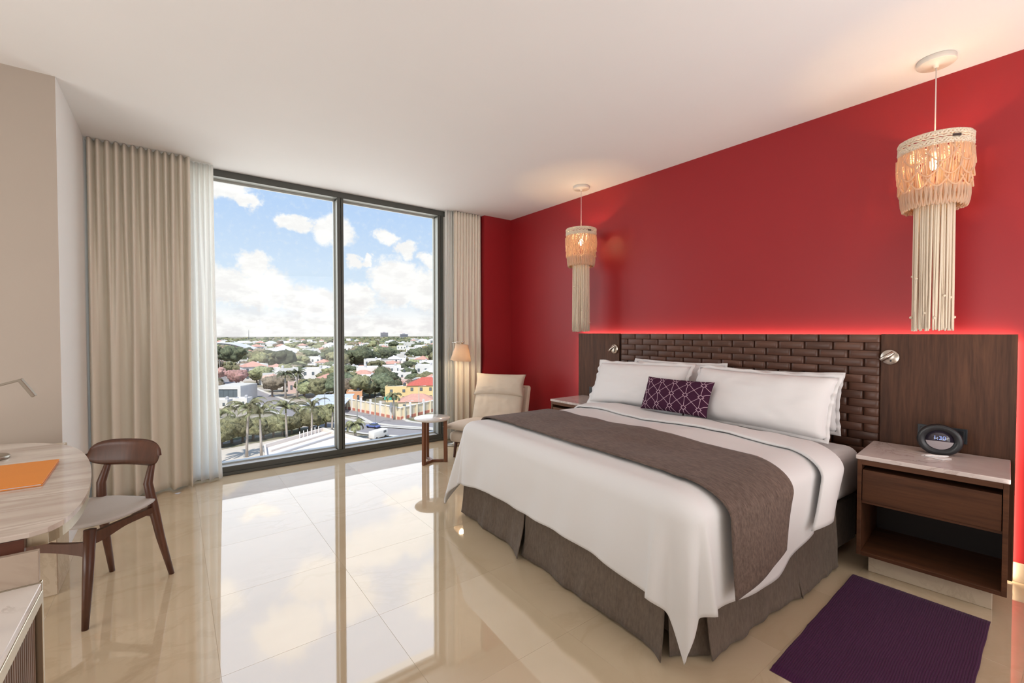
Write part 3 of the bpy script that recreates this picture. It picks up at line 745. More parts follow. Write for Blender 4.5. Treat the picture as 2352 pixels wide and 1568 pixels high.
# ------------------------------------------------------------------ macrame pendants
def pendant(label, x, y, rot):
    t = thing('pendant_lamp', label, 'lamp', (x, y, 0), rot, 'macrame pendants above the nightstands')
    sub('canopy', lathe(B(), [(0, CH - .0005), (.078, CH - .0005), (.080, CH - .004), (.080, CH - .026), (.076, CH - .030), (.012, CH - .032), (.010, CH - .046), (0, CH - .046)], n=36), flat('canopy_cream', (.76, .70, .62), .5), t, True)
    sub('cable', tube(B(), [(0, 0, CH - .04), (0, 0, 2.27)], .0028, 8), flat('cable_white', (.80, .70, .64), .5), t, True)
    rnd = random.Random(int(x * 100 + y * 1000))
    Rt, Rb = .146, .132
    ring = B()
    for zz, rr in ((2.328, .003), (2.262, .0045)):
        tube(ring, [(Rt * math.cos(2 * PI * i / 40), Rt * math.sin(2 * PI * i / 40), zz) for i in range(41)], rr, 6, False)
    for a in range(3):
        an = a * 2 * PI / 3; tube(ring, [(0, 0, 2.275), (Rt * math.cos(an), Rt * math.sin(an), 2.322)], .002, 5)
    sub('ring', ring, M_cord, t, True)
    # braided band: two strands of knots round the rim, plus woven rows
    bd = B(); N = 168
    for (zz, amp, ph, rr) in ((2.318, .009, 0, .0058), (2.318, .009, PI, .0058), (2.300, .002, 0, .0050), (2.288, .002, 1, .0050), (2.276, .008, 0, .0055), (2.276, .008, PI, .0055)):
        tube(bd, [((Rt + .002 * math.cos(i * 2 * PI / 4 + ph)) * math.cos(2 * PI * i / N), (Rt + .002 * math.cos(i * 2 * PI / 4 + ph)) * math.sin(2 * PI * i / N), zz + amp * math.sin(i * 2 * PI / 6 + ph)) for i in range(N + 1)], rr, 5, False)
    sub('braided_band', bd, M_cord, t, True)
    lab = boxb(-.0035, 0, -.018, .018, -.006, .006, .0008, 1); an = math.radians(221)
    lab.transform(Matrix.Translation((.153 * math.cos(an), .153 * math.sin(an), 2.292)) @ Matrix.Rotation(an + PI, 4, 'Z')); sub('leather_tab', lab, flat('tab_brown', (.035, .016, .012), .5), t)
    # shade cords
    sh = B()
    def prof(s): # s 0 top..1 bottom -> radius, z
        zz = 2.268 - .302 * s
        rr = Rt + .006 * math.sin(PI * min(1, s * 2)) - (Rt - Rb) * sms(.25, .92, s) - .020 * sms(.90, 1, s)
        return rr, zz
    for k in range(128):
        a0 = 2 * PI * k / 128 + rnd.uniform(-.02, .02); tw = rnd.uniform(-.16, .16); ro = rnd.uniform(-.006, .006)
        L = 1.0 if k % 4 else rnd.uniform(.6, .9)
        pts = []
        for i in range(9):
            s = i / 8 * L; r_, z_ = prof(s); a = a0 + tw * s * s + .02 * math.sin(s * 9 + k)
            pts.append(((r_ + ro * math.sin(PI * s)) * math.cos(a), (r_ + ro * math.sin(PI * s)) * math.sin(a), z_))
        tube(sh, pts, .0034, 5, False)
    for k in range(46):                      # loops tucked in at the bottom
        a0 = 2 * PI * k / 46; pts = []
        for i in range(9):
            q = i / 8; r_ = Rb + .004 - .022 * max(0, math.sin(PI * q) - .55); zz = 2.06 - .100 * math.sin(PI * q) + rnd.uniform(-.004, .004); a = a0 + .20 * (q - .5)
            pts.append((r_ * math.cos(a), r_ * math.sin(a), zz))
        tube(sh, pts, .0056, 5, False)
    for lev, (n_, zt, dp, rr) in enumerate(((9, 2.245, .075, .150), (11, 2.165, .060, .146), (13, 2.10, .05, .142))):   # swags
        for k in range(n_):
            a0 = 2 * PI * (k + .5 * lev) / n_; w = 2 * PI / n_ * 1.25
            tube(sh, [((rr + .004) * math.cos(a0 + w * (q / 10 - .5)), (rr + .004) * math.sin(a0 + w * (q / 10 - .5)), zt - dp * math.sin(PI * q / 10)) for q in range(11)], .0042, 5, False)
    so = sub('corded_shade', sh, M_macr, t, True); so['kind'] = 'stuff'
    ta = B()
    for k in range(64):
        a0 = 2 * PI * k / 64; rt = .080 + rnd.uniform(-.012, .002); lo = 1.312 + rnd.uniform(-.006, .012); dr = rnd.uniform(-.10, .10); dx = rnd.uniform(-.004, .006)
        pts = [((rt + dx * i / 7 + (.004 * math.sin(i * 1.9 + k) if i > 4 else 0)) * math.cos(a0 + dr * i / 7), (rt + dx * i / 7) * math.sin(a0 + dr * i / 7), 2.05 + (lo - 2.05) * i / 7) for i in range(8)]
        tube(ta, pts, .0042, 5, True)
        if k % 5 == 0:                        # knots along the cords
            zz = rnd.uniform(1.36, 1.78); r_ = rt + .006
            bmesh.ops.create_icosphere(ta, subdivisions=1, radius=.0085, matrix=Matrix.Translation((r_ * math.cos(a0), r_ * math.sin(a0), zz)))
    to = sub('tassel', ta, M_cord, t, True); to['kind'] = 'stuff'
    sub('inner_ring', tube(B(), [(.082 * math.cos(2 * PI * i / 30), .082 * math.sin(2 * PI * i / 30), 2.05) for i in range(31)], .004, 6, False), M_cord, t, True)
    bu = lathe(B(), [(0, -.036), (.012, -.033), (.022, -.022), (.025, -.008), (.021, .008), (.012, .022), (.010, .030), (0, .030)], n=16); bu.transform(Matrix.Translation((0, 0, 2.205))); sub('bulb', bu, M_bulb, t, True)
    sub('socket', tube(B(), [(0, 0, 2.233), (0, 0, 2.285)], .014, 12), M_paper, t, True)
    lp = lamp('pendant_glow', 'POINT', (x, y, 2.205), 30, (1, .66, .34), shadow_soft_size=.027); lp.parent = t; lp.location = (0, 0, 2.205); lp['kind'] = 'structure'
    return t
pendant('macrame pendant lamp with long tassel above the right nightstand', 3.25, .541, 0.)
pendant('macrame pendant lamp with long tassel above the far nightstand', 3.246, 3.133, .6)

# ------------------------------------------------------------------ armchair by the window (cream lounge chair)
ac = thing('armchair', 'cream upholstered lounge chair with head cushion in front of the red corner', 'armchair', (2.675, 3.965, 0), math.radians(122.7))
# local: +y forward, +x = picture left
sub('seat_frame', boxb(-.30, .30, -.27, .32, .165, .275, .045, 4), M_cream, ac, True)
bm = pillow_bm(.67, .67, .058, 2.2, pinch=.0); bm.transform(Matrix.Translation((0, .045, .312)) @ Matrix.Rotation(math.radians(4), 4, 'X')); sub('seat_cushion', bm, M_cream, ac, True)
rb = math.radians(68)
MB_ = Matrix.Translation((0, -.33, .30)) @ Matrix.Rotation(rb, 4, 'X')
# back shell: local x across, y up the lean, z forward
bm = boxb(-.335, .335, -.03, .46, -.075, -.02, .03, 4); bm.transform(Matrix.Translation((0, -.30, .27)) @ Matrix.Rotation(math.radians(110), 4, 'X') @ Matrix.Diagonal((1, 1, -1, 1))); bmesh.ops.recalc_face_normals(bm, faces=bm.faces)
sub('back_shell', bm, M_cream, ac, True)
MR = Matrix.Translation((0, -.285, .36)) @ Matrix.Rotation(math.radians(110), 4, 'X')
bm = pillow_bm(.60, .44, .062, 4.2, pinch=.01); bm.transform(MR @ Matrix.Translation((0, .12, -.01))); sub('back_cushion', bm, M_cream, ac, True)
bm = pillow_bm(.62, .265, .078, 6.2, pinch=.07); bm.transform(MR @ Matrix.Translation((0, .345, -.045))); sub('head_cushion', bm, M_cream, ac, True)
for sx in (-1, 1):
    sub('leg', tube(B(), [(sx * .25, .235, .20), (sx * .262, .262, 0)], [.021, .012], 10), M_chair, ac, True)
    sub('leg', tube(B(), [(sx * .24, -.23, .20), (sx * .262, -.33, 0)], [.021, .012], 10), M_chair, ac, True)
sub('stretcher', tube(B(), [(-.252, .24, .155), (.252, .24, .155)], .012, 8), M_chair, ac, True)

# side table
stc = V((2.052, 4.027, 0))
stb = thing('side_table', 'small round white-topped side table on walnut legs by the armchair', 'table', stc)
sub('table_top', lathe(B(), [(0, .428), (.165, .428), (.176, .436), (.178, .444), (.176, .449), (0, .450)], n=48), M_tmarb, stb, True)
for an in (205, 325, 85):
    a = math.radians(an); c, s = math.cos(a), math.sin(a); ra = Matrix.Rotation(a, 4, 'Z')
    bm = boxb(-.019, .019, -.013, .013, 0, .4275, .004, 2); bm.transform(ra @ Matrix.Translation((.130, 0, 0)))
    for v in bm.verts:
        k = 1 - v.co.z / .43; v.co.x += c * .004 * k; v.co.y += s * .004 * k
    sub('leg', bm, M_table, stb, False)
    bm = boxb(.0, .112, -.012, .012, .001, .026, .003, 1); bm.transform(ra); sub('foot_bar', bm, M_table, stb)

# floor lamp behind the armchair
flp = thing('floor_lamp', 'slim floor lamp with cream cone shade in front of the right drape', 'lamp', (2.575, 4.505, 0))
SHD = V((2.627, 4.42, 0)) - V((2.575, 4.505, 0))
sub('base', lathe(B(), [(0, 0), (.115, 0), (.118, .004), (.118, .014), (.112, .018), (.014, .020), (.012, .03), (0, .03)], n=36), M_lampm, flp, True)
sub('pole', tube(B(), [(0, 0, .02), (0, 0, 1.165), (.0, .0, 1.185)], .0065, 10), M_lampm, flp, True)
sub('arm', tube(B(), [(-.01, .018, 1.183), (SHD.x * .5, SHD.y * .5, 1.190), (SHD.x + .02, SHD.y - .03, 1.194)], .006, 10), M_nickel, flp, True)
ts = Matrix.Translation((SHD.x, SHD.y, 1.075)) @ Matrix.Rotation(math.radians(5), 4, V((.6, .8, 0)))
bm = B(); lathe(bm, [(.119, -.098), (.072, .085), (.064, .090), (.012, .092)], n=40, M=ts); so = sub('shade', bm, M_shade, flp, True); solid(so, .0025, 0)
bm = lathe(B(), [(0, .09), (.010, .09), (.010, .108), (.016, .110), (.016, .122), (0, .124)], n=14, M=ts); sub('shade_knob', bm, M_nickel, flp, True)
bm = lathe(B(), [(0, -.035), (.02, -.028), (.026, -.01), (.02, .012), (.012, .03), (0, .03)], n=16, M=Matrix.Translation((SHD.x, SHD.y, 1.06))); sub('bulb', bm, emit('lamp_bulb_glow', (1, .80, .52), 3.5), flp, True)
lp = lamp('lamp_glow', 'POINT', (0, 0, 0), 3.2, (1, .76, .48), shadow_soft_size=.03); lp.parent = flp; lp.location = (SHD.x, SHD.y, 1.015); lp['kind'] = 'structure'

# ------------------------------------------------------------------ desk chair
dc = thing('dining_chair', 'walnut desk chair with curved backrest and pale seat pad at the marble desk', 'chair', (-.297, 2.957, 0), math.radians(138.7))
for sx in (-1, 1):
    sub('leg', tube(B(), [(sx * .175, .245, 0), (sx * .170, .226, .20), (sx * .163, .205, .425)], [.0125, .019, .0225], 14), M_chair, dc, True)
    sub('leg', tube(B(), [(sx * .172, -.212, 0), (sx * .155, -.165, .22), (sx * .143, -.135, .40), (sx * .130, -.122, .52), (sx * .124, -.150, .60), (sx * .126, -.165, .665)], [.0125, .019, .023, .020, .015, .014], 14), M_chair, dc, True)
    # side rail with an arched lower edge
    bm = B(); P_ = []
    for i in range(13):
        q = i / 12; yv = -.145 + .355 * q; xv = sx * (.147 + .016 * q); hgt = .030 + .022 * sms(.45, .9, q); zt = .408 - .012 * (1 - q)
        P_.append([bm.verts.new((xv + e, yv, zz)) for e, zz in ((-.010, zt - hgt), (.010, zt - hgt), (.010, zt), (-.010, zt))])
    for A, Q in zip(P_, P_[1:]):
        for k in range(4): bm.faces.new((A[k], A[(k + 1) % 4], Q[(k + 1) % 4], Q[k]))
    bm.faces.new(P_[0]); bm.faces.new(P_[-1]); bmesh.ops.recalc_face_normals(bm, faces=bm.faces); sub('side_rail', bm, M_chair, dc)
def crossrail(y, z, w, h0, h1):
    bm = B(); P_ = []
    for i in range(13):
        q = i / 12 * 2 - 1; h = h0 + (h1 - h0) * abs(q) ** 2
        P_.append([bm.verts.new((q * w, y + e, zz)) for e, zz in ((-.009, z - h / 2), (.009, z - h / 2), (.009, z + h / 2), (-.009, z + h / 2))])
    for A, Q in zip(P_, P_[1:]):
        for k in range(4): bm.faces.new((A[k], A[(k + 1) % 4], Q[(k + 1) % 4], Q[k]))
    bm.faces.new(P_[0]); bm.faces.new(P_[-1]); bmesh.ops.recalc_face_normals(bm, faces=bm.faces); return bm
sub('front_rail', crossrail(.222, .345, .158, .040, .062), M_chair, dc)
sub('rear_rail', crossrail(-.140, .365, .138, .030, .046), M_chair, dc)
def seatf(top):
    def f(u, v):
        a = 2 * PI * u; rr = v
        c, s = math.cos(a), math.sin(a)
        se = .72
        x = math.copysign(abs(c) ** se, c) * .225 * rr * (1 + .06 * s); y = math.copysign(abs(s) ** se, s) * .215 * rr + .045
        dish = -.012 * (1 - rr * rr) + .012 * (abs(x) / .225) ** 2 + .010 * max(0, (y - .1)) / .16
        z = .432 + dish + (.016 * math.sqrt(max(0, 1 - rr ** 6)) if top else -.012 * math.sqrt(max(0, 1 - rr ** 8)))
        return V((x, y, z))
    return f
bm = grid(B(), seatf(True), 48, 12, True); n0 = len(bm.faces); grid(bm, seatf(False), 48, 12, True)
bmesh.ops.remove_doubles(bm, verts=bm.verts, dist=.0006); bmesh.ops.recalc_face_normals(bm, faces=bm.faces)
sub('seat_pad', bm, M_seat, dc, True)
def backf(sg):
    def f(u, v):
        a = u * 2 - 1; c = v * 2 - 1
        hw = .205
        hh = .066 * (1 - abs(a) ** 4.5) ** .5 if abs(a) < 1 else 0
        yy = -.165 + .050 * a * a
        t = .011 * math.sqrt(max(0, 1 - c ** 4)) * (1 - abs(a) ** 6) ** .5 if abs(a) < 1 else 0
        z = .672 + c * hh + .004 * c * hh - .004 * a * a
        return V((a * hw, yy + sg * t - c * .010, z))
    return f
bm = grid(B(), backf(1), 36, 10); grid(bm, backf(-1), 36, 10); bmesh.ops.remove_doubles(bm, verts=bm.verts, dist=.0005); bmesh.ops.recalc_face_normals(bm, faces=bm.faces)
sub('backrest', bm, M_chair, dc, True)

# ------------------------------------------------------------------ desk with rounded end, low bench unit
dk = thing('desk', 'oval-ended marble desk with champagne metal edge at the left wall', 'desk', (-.8, 2.4, 0))
def smooth2(P, k=5):
    out = []
    for i in range(len(P) - 1):
        p0, p1, p2, p3 = (V(P[max(0, i - 1)]), V(P[i]), V(P[i + 1]), V(P[min(len(P) - 1, i + 2)]))
        for j in range(k):
            t = j / k; q = .5 * ((2 * p1) + (p2 - p0) * t + (2 * p0 - 5 * p1 + 4 * p2 - p3) * t * t + (3 * p1 - p0 - 3 * p2 + p3) * t ** 3); out.append((q.x, q.y))
    return out + [P[-1]]
edge = [(-.325, 1.768), (-.292, 1.785), (-.266, 1.835), (-.250, 1.93), (-.245, 2.06), (-.250, 2.20), (-.264, 2.36), (-.287, 2.54), (-.320, 2.72), (-.365, 2.89), (-.425, 3.03), (-.505, 3.14), (-.60, 3.215), (-.72, 3.262), (-.86, 3.285), (-1.05, 3.29), (-1.3, 3.29)]
outline = [(-1.3, 1.768)] + edge[:1] + smooth2(edge[1:])
def inset(pts, d):
    r = []
    for i, p in enumerate(pts):
        a = V(pts[i - 1]); c = V(pts[(i + 1) % len(pts)]); t = (c - a).normalized(); nrm = V((-t.y, t.x)); r.append((p[0] + nrm.x * d, p[1] + nrm.y * d))
    return r
link('desk_top', prism(B(), outline, .735, .7505, .002, 1), M_desk, dk)
link('metal_edge', prism(B(), inset([(-1.3, 1.788), (-.325, 1.788)] + outline[2:], .004), .702, .7345, .001, 1), M_gold, dk)
link('drawer', boxb(-1.28, -.335, 1.767, 1.787, .696, .7345, .001, 1), wood('fascia_walnut', (.10, .030, .016), (.05, .016, .009), 'X', 1.3, .4), dk)
link('pedestal', boxb(-.93, -.475, 3.10, 3.40, 0, .7015, .004, 1), M_base, dk)
link('support_panel', boxb(-1.3, -.305, 1.748, 1.766, .613, .7015, .001, 1), marble('shaded_tan_marble', (.52, .42, .33), (.36, .27, .20), .12, 3., (1, 1, 1), .5, (.46, .37, .29)), dk)  # tan marble, its colour darkened to stand for shade under the desk
bench = thing('bench', 'low marble-topped credenza with fluted dark front at the bottom left corner', 'cabinet', (-.8, 1.0, 0))
link('marble_top', boxb(-1.3, -.300, -.2, 1.745, .592, .612, .0015, 1), M_bench, bench)
link('metal_edge', boxb(-1.3, -.298, -.2, 1.747, .560, .5915, .001, 1), M_gold, bench)
link('end_panel', boxb(-1.3, -.300, 1.748, 1.766, .0005, .6125, .001, 1), M_gold, bench)
link('body', boxb(-1.3, -.330, -.2, 1.740, .03, .5595), M_dark, bench)
fp = boxb(-.0062, .0062, -.0062, .0062, .03, .548, .002, 1); fo = sub('flute', fp, wood('flute_wood', (.20, .125, .085), (.10, .06, .04), 'Z', 1.5, .4), bench)
y = 1.728; first = True
while y > .95:
    o = fo if first else fo.copy()
    if not first: COL.objects.link(o); o.parent = bench
    first = False
    o.location = (-.318 + .8, y - 1.0, 0); y -= .0185

fd = thing('folder', 'orange leather folder lying on the marble desk', 'folder', (-.47, 2.48, .7508), 0)
fpts = [(-.398, 2.675), (-.384, 2.279), (-.640, 2.292), (-.655, 2.690)]
bm = prism(B(), fpts, .7508, .7535, .0008, 1); link('cover', bm, M_orange, fd)
bm = prism(B(), [(x + (.004 if x < -.5 else -.004), y + (-.004 if y > 2.5 else .004)) for x, y in fpts], .7536, .7575); link('sheets', bm, M_paper, fd)
bm = prism(B(), fpts, .7576, .7606, .0008, 1); link('cover', bm, M_orange, fd)
dl = thing('desk_lamp', 'slim bronze task lamp with angled head on the marble desk', 'lamp', (-.72, 2.90, .7508))
link('base', lathe(B(), [(0, 0), (.075, 0), (.077, .003), (.077, .010), (.072, .014), (.012, .016), (0, .016)], (-.66, 2.885, .7508), 32), M_lampm, dl, True)
link('stem', tube(B(), [(-.72, 2.90, .766), (-.72, 2.90, .76), (-.72, 2.90, 1.035)], .006, 10), M_lampm, dl, True)
bm = B(); bmesh.ops.create_cube(bm, size=1); bm.free()
def bar(bm, p, q, w, h):
    p, q = V(p), V(q); d = q - p; M_ = d.to_track_quat('X', 'Z').to_matrix().to_4x4()
    return box(bm, 0, d.length, -w / 2, w / 2, -h / 2, h / 2, min(w, h) * .2, 1, Matrix.Translation(p) @ M_)
link('arm', bar(B(), (-.74, 2.90, 1.030), (-.548, 2.90, 1.090), .014, .010), M_lampm, dl)
link('head', bar(B(), (-.552, 2.90, 1.093), (-.507, 2.90, 1.012), .040, .014), M_lampm, dl)
# ------------------------------------------------------------------ the city below the window (ground 28 m under the eye)
G = -27.0
rc = random.Random(5)
def C(name, c, rough=.85, var=.12, scale=.4): return flat(name, c, rough, var, scale, .2)
def ground_mat():
    m, n, p, t = mk('city_ground')
    co = n.n('ShaderNodeTexCoord').outputs['Object']
    a = n.noise(co, .035, 4, .6); c = n.noise(co, .16, 3, .6)
    g = n.ramp(a.outputs[0], [(.34, (.13, .135, .075)), (.48, (.25, .225, .155)), (.58, (.42, .36, .30)), (.72, (.20, .195, .12))])
    t.links.new(n.mix(n.m('MULTIPLY', n.ss(c.outputs[0], .55, .62), .7), g, (.50, .44, .40, 1)), p.inputs['Base Color'])
    sset(p, Roughness=.95, Specular_IOR_Level=.1); return m
bm = B(); vs = [bm.verts.new(p) for p in ((-2600, 12, G), (2600, -600, G), (2600, 3300, G), (-2600, 3700, G))]; bm.faces.new(vs)
struct('ground', bm, ground_mat(), 'low green city plain running to the horizon')
M_pod = C('podium_render', (.74, .66, .60), .8, .05); M_asph = C('asphalt', (.30, .275, .275)); M_kerb = C('kerb', (.62, .58, .52)); M_plaza = C('plaza_paving', (.60, .53, .45), .8, .06, 1.)
M_w = C('wall_white', (.80, .77, .74)); M_cr = C('wall_cream', (.80, .69, .50)); M_pk = C('wall_pink', (.78, .56, .50)); M_yl = C('wall_yellow', (.84, .62, .32)); M_gr = C('wall_grey', (.52, .51, .52))
M_terra = C('terracotta', (.57, .315, .25), .8, .2, 2.); M_redr = C('red_tiles', (.52, .13, .10), .8, .2, 2.); M_blue = C('blue_sheet', (.58, .62, .74), .5, .08, 1.); M_redb = C('red_band', (.55, .21, .15))
M_win = flat('far_window', (.09, .10, .11), .15, .3, .5); M_pane = flat('far_pane', (.16, .19, .21), .06, .2, .6); M_sil = C('sheet_roof', (.66, .65, .64), .5); M_green = C('green_awning', (.10, .42, .30)); M_pole = C('pole_grey', (.34, .35, .34), .5)
def road(name, pts, w, z, label):
    bm = B(); L = []; pts = [V((x, y, G + z)) for x, y in pts]
    for i, p in enumerate(pts):
        t = (pts[min(i + 1, len(pts) - 1)] - pts[max(i - 1, 0)]).normalized(); s = V((t.y, -t.x, 0)) * w / 2
        L.append((bm.verts.new(p - s), bm.verts.new(p + s)))
    for a, q in zip(L, L[1:]): bm.faces.new((a[0], a[1], q[1], q[0]))
    for sd in (0, 1):
        pass
    o = struct(name, bm, M_asph, label)
    kb = B()
    for sd in (-1, 1):
        K = []
        for i, p in enumerate(pts):
            t = (pts[min(i + 1, len(pts) - 1)] - pts[max(i - 1, 0)]).normalized(); s = V((t.y, -t.x, 0)) * sd
            K.append([kb.verts.new(p + s * (w / 2) + V((0, 0, h))) for h in (0, .18)] + [kb.verts.new(p + s * (w / 2 + 1.4) + V((0, 0, .18)))])
        for a, q in zip(K, K[1:]):
            for k in (0, 1): kb.faces.new((a[k], a[k + 1], q[k + 1], q[k]))
    link('kerb', kb, M_kerb, o)
road('street', [(20, 345), (24.2, 287), (27.8, 238), (30.8, 204.6), (33.4, 179), (36.6, 158), (39.5, 143), (47, 126), (60, 108), (72, 92)], 10.5, .05, 'grey street leading away from the hotel into the city')
road('street', [(34, 190), (44, 177), (54.5, 150), (53.5, 131), (60, 121), (76, 127), (110, 140)], 9.5, .09, 'grey street passing the cream arcade')
struct('plaza', prism(B(), [(2, 70), (34.8, 70), (36.5, 118), (33.9, 134), (8.4, 127), (2, 124)], G + .02, G + .12), M_plaza, 'beige paved forecourt below the window')

def hip(bm, x0, x1, y0, y1, z0, h, ov=.4):
    x0 -= ov; x1 += ov; y0 -= ov; y1 += ov
    w, d = x1 - x0, y1 - y0; k = min(w, d) / 2
    if w >= d: r = ((x0 + k, (y0 + y1) / 2), (x1 - k, (y0 + y1) / 2))
    else: r = (((x0 + x1) / 2, y0 + k), ((x0 + x1) / 2, y1 - k))
    a = [bm.verts.new((x, y, z0)) for x, y in ((x0, y0), (x1, y0), (x1, y1), (x0, y1))]
    if abs(w - d) < .02:
        t = bm.verts.new((r[0][0], r[0][1], z0 + h))
        for i in range(4): bm.faces.new((a[i], a[(i + 1) % 4], t))
    else:
        t = [bm.verts.new((x, y, z0 + h)) for x, y in r]
        if w >= d: fs = ((a[0], a[1], t[1], t[0]), (a[1], a[2], t[1]), (a[2], a[3], t[0], t[1]), (a[3], a[0], t[0]))
        else: fs = ((a[0], a[1], t[0]), (a[1], a[2], t[1], t[0]), (a[2], a[3], t[1]), (a[3], a[0], t[0], t[1]))
        for f in fs: bm.faces.new(f)
    bm.faces.new(a[::-1])
    return bm
def house(label, loc, rz, w, d, h, wall, roof='flat', rmat=None, wins=3, floors=1, group=None, name='house', cat='house', door=True):
    t = thing(name, label, cat, (loc[0], loc[1], G), math.radians(rz), group)
    bm = boxb(-w / 2, w / 2, 0, d, 0, h)
    sub('walls', bm, wall, t)
    if roof == 'flat':
        p = B(); q = .25
        for a in ((-w / 2, w / 2, 0, q), (-w / 2, w / 2, d - q, d), (-w / 2, -w / 2 + q, q, d - q), (w / 2 - q, w / 2, q, d - q)): box(p, *a, h, h + .55)
        sub('parapet', p, wall, t); sub('roof', boxb(-w / 2 + q, w / 2 - q, q, d - q, h + .005, h + .10), rmat or M_kerb, t)
        sub('tank', lathe(B(), [(0, 0), (.6, 0), (.6, 1.1), (.3, 1.4), (0, 1.4)], (w * .22, d * .6, h + .1), 10), M_gr if rc.random() < .5 else M_win, t)
    elif roof == 'hip': sub('roof', hip(B(), -w / 2, w / 2, 0, d, h, min(w, d) * .26), rmat or M_terra, t)
    fh = h / floors
    for fl_ in range(floors):
        for k in range(wins):
            x = -w / 2 + w * (k + .5) / wins
            z0 = fl_ * fh + fh * .34; z1 = fl_ * fh + fh * .76; ww = min(1.1, w / wins * .3)
            if door and fl_ == 0 and k == wins // 2: z0 = .05; 
            o = sub('door' if (door and fl_ == 0 and k == wins // 2) else 'window', boxb(x - ww / 2, x + ww / 2, -.06, .10, z0, z1), M_win, t)
            if not (door and fl_ == 0 and k == wins // 2): sub('pane', boxb(x - ww / 2 + .12, x + ww / 2 - .12, -.075, -.05, z0 + .12, z1 - .12), M_pane, o)
    return t
# named buildings near the hotel
house('two-storey yellow house with red tiled hip roof beyond the cream arcade', (82, 166.5), -30, 15, 11, 6.6, M_yl, 'hip', M_redr, 4, 2)
house('flat-roofed yellow wing left of the red-roofed yellow house', (72.3, 172.5), -30, 10, 9, 5.8, M_yl, 'flat', None, 2, 2)
house('terracotta-roofed low house right behind the cream arcade corner', (69.5, 148.5), -28, 13, 9, 3.3, M_cr, 'hip', M_terra, 3, 1)
house('white two-storey house with dark windows behind the yellow house', (95.5, 226), -24, 13, 10, 6.4, M_w, 'flat', None, 4, 2)
house('pale grey-white house at the right of the white two-storey house', (111, 217), -27, 11, 9, 6.8, M_w, 'hip', M_sil, 3, 2)
house('small cream house with red-orange roof above the blue carport', (52.5, 203), -18, 8.5, 8, 4.8, M_cr, 'hip', M_terra, 3, 1)
house('long white terrace house near the dark tree clump', (66, 268), -15, 18, 9, 5.6, M_w, 'flat', None, 6, 2)
house('pink house half hidden behind the forked palm', (46, 226), -12, 9, 9, 5., M_pk, 'flat', None, 3, 1)
house('pale house with grey windows beside the pink flowering trees', (44.5, 252), -10, 10, 9, 5.8, M_w, 'flat', None, 4, 2)
house('orange-walled low house at the mullion beside the blue carport', (57.5, 181), -20, 6, 8, 4.0, C('wall_orange', (.78, .40, .22)), 'flat', None, 2, 1)
# modern white block with one long dark window band
mb = thing('shop_building', 'modern white block with one long dark window band at the left of the view', 'building', (17.1, 214.8, G), math.radians(-37.2))
w, h = 10.4, 6.2
bm = boxb(-w / 2, w / 2, .6, 12, 0, h); box(bm, -w / 2, w / 2, 0, .6, h - 1.1, h + .3); box(bm, -w / 2, w / 2, 0, .6, 0, 1.7); box(bm, -w / 2, -w / 2 + 1.1, 0, .6, 1.7, h - 1.1); box(bm, w / 2 - 1.3, w / 2, 0, .6, 1.7, h - 1.1)
sub('walls', bm, M_w, mb); fr_ = sub('window', boxb(-w / 2 + 1.1, w / 2 - 1.3, .35, .62, 1.7, h - 1.1), M_win, mb)
for k in range(4): sub('pane', boxb(-w / 2 + 1.2 + k * 2., -w / 2 + 3.1 + k * 2., .30, .36, 1.8, h - 1.2), M_pane, fr_)
sub('roof', boxb(-w / 2 + .2, w / 2 - .2, .7, 11.8, h + .002, h + .2), M_kerb, mb)
for i, (x, y, w_, d_, h_) in enumerate(((13.2, 198, 5.5, 4, 2.6), (19.2, 194.5, 5.2, 4, 3.1))):
    house(('low white shed in front of the modern white block', 'white box shed with pale roof right of the low white shed')[i], (x, y), -35, w_, d_, h_, M_w, 'flat', M_sil, 2, 1, name='shed', cat='shed', door=False)
# white flat-roofed podium building with parapets
pb = thing('podium_building', 'white flat-roofed low building directly below the window', 'building', (0, 0, 0))
zt = -22.4
P0 = [(14.5, 103), (28.3, 112.6), (31.0, 100.8), (33.5, 92), (20, 78), (13.0, 90)]
link('walls', prism(B(), P0, G + .12, zt), M_pod, pb)
def wallstrip(pts, z0, z1, th):
    bm = B()
    for a, q in zip(pts, pts[1:]): bar(bm, (a[0], a[1], (z0 + z1) / 2), (q[0], q[1], (z0 + z1) / 2), th, z1 - z0)
    return bm
link('parapet', wallstrip(P0 + P0[:1], zt, zt + .8, .3), M_pod, pb)
link('roof_curb', wallstrip([(14.9, 99), (29.2, 108.8)], zt, zt + .45, .35), M_pod, pb)
link('roof_curb', wallstrip([(14.7, 95), (30.0, 105)], zt, zt + .45, .35), M_gr, pb)
for k in range(6):
    f = .55 + .07 * k; x, y = 14.5 + 13.8 * f, 103 + 9.6 * f
    link('railing_post', boxb(x - .08, x + .08, y - .5, y - .34, zt, zt + 1.5), M_w, pb)
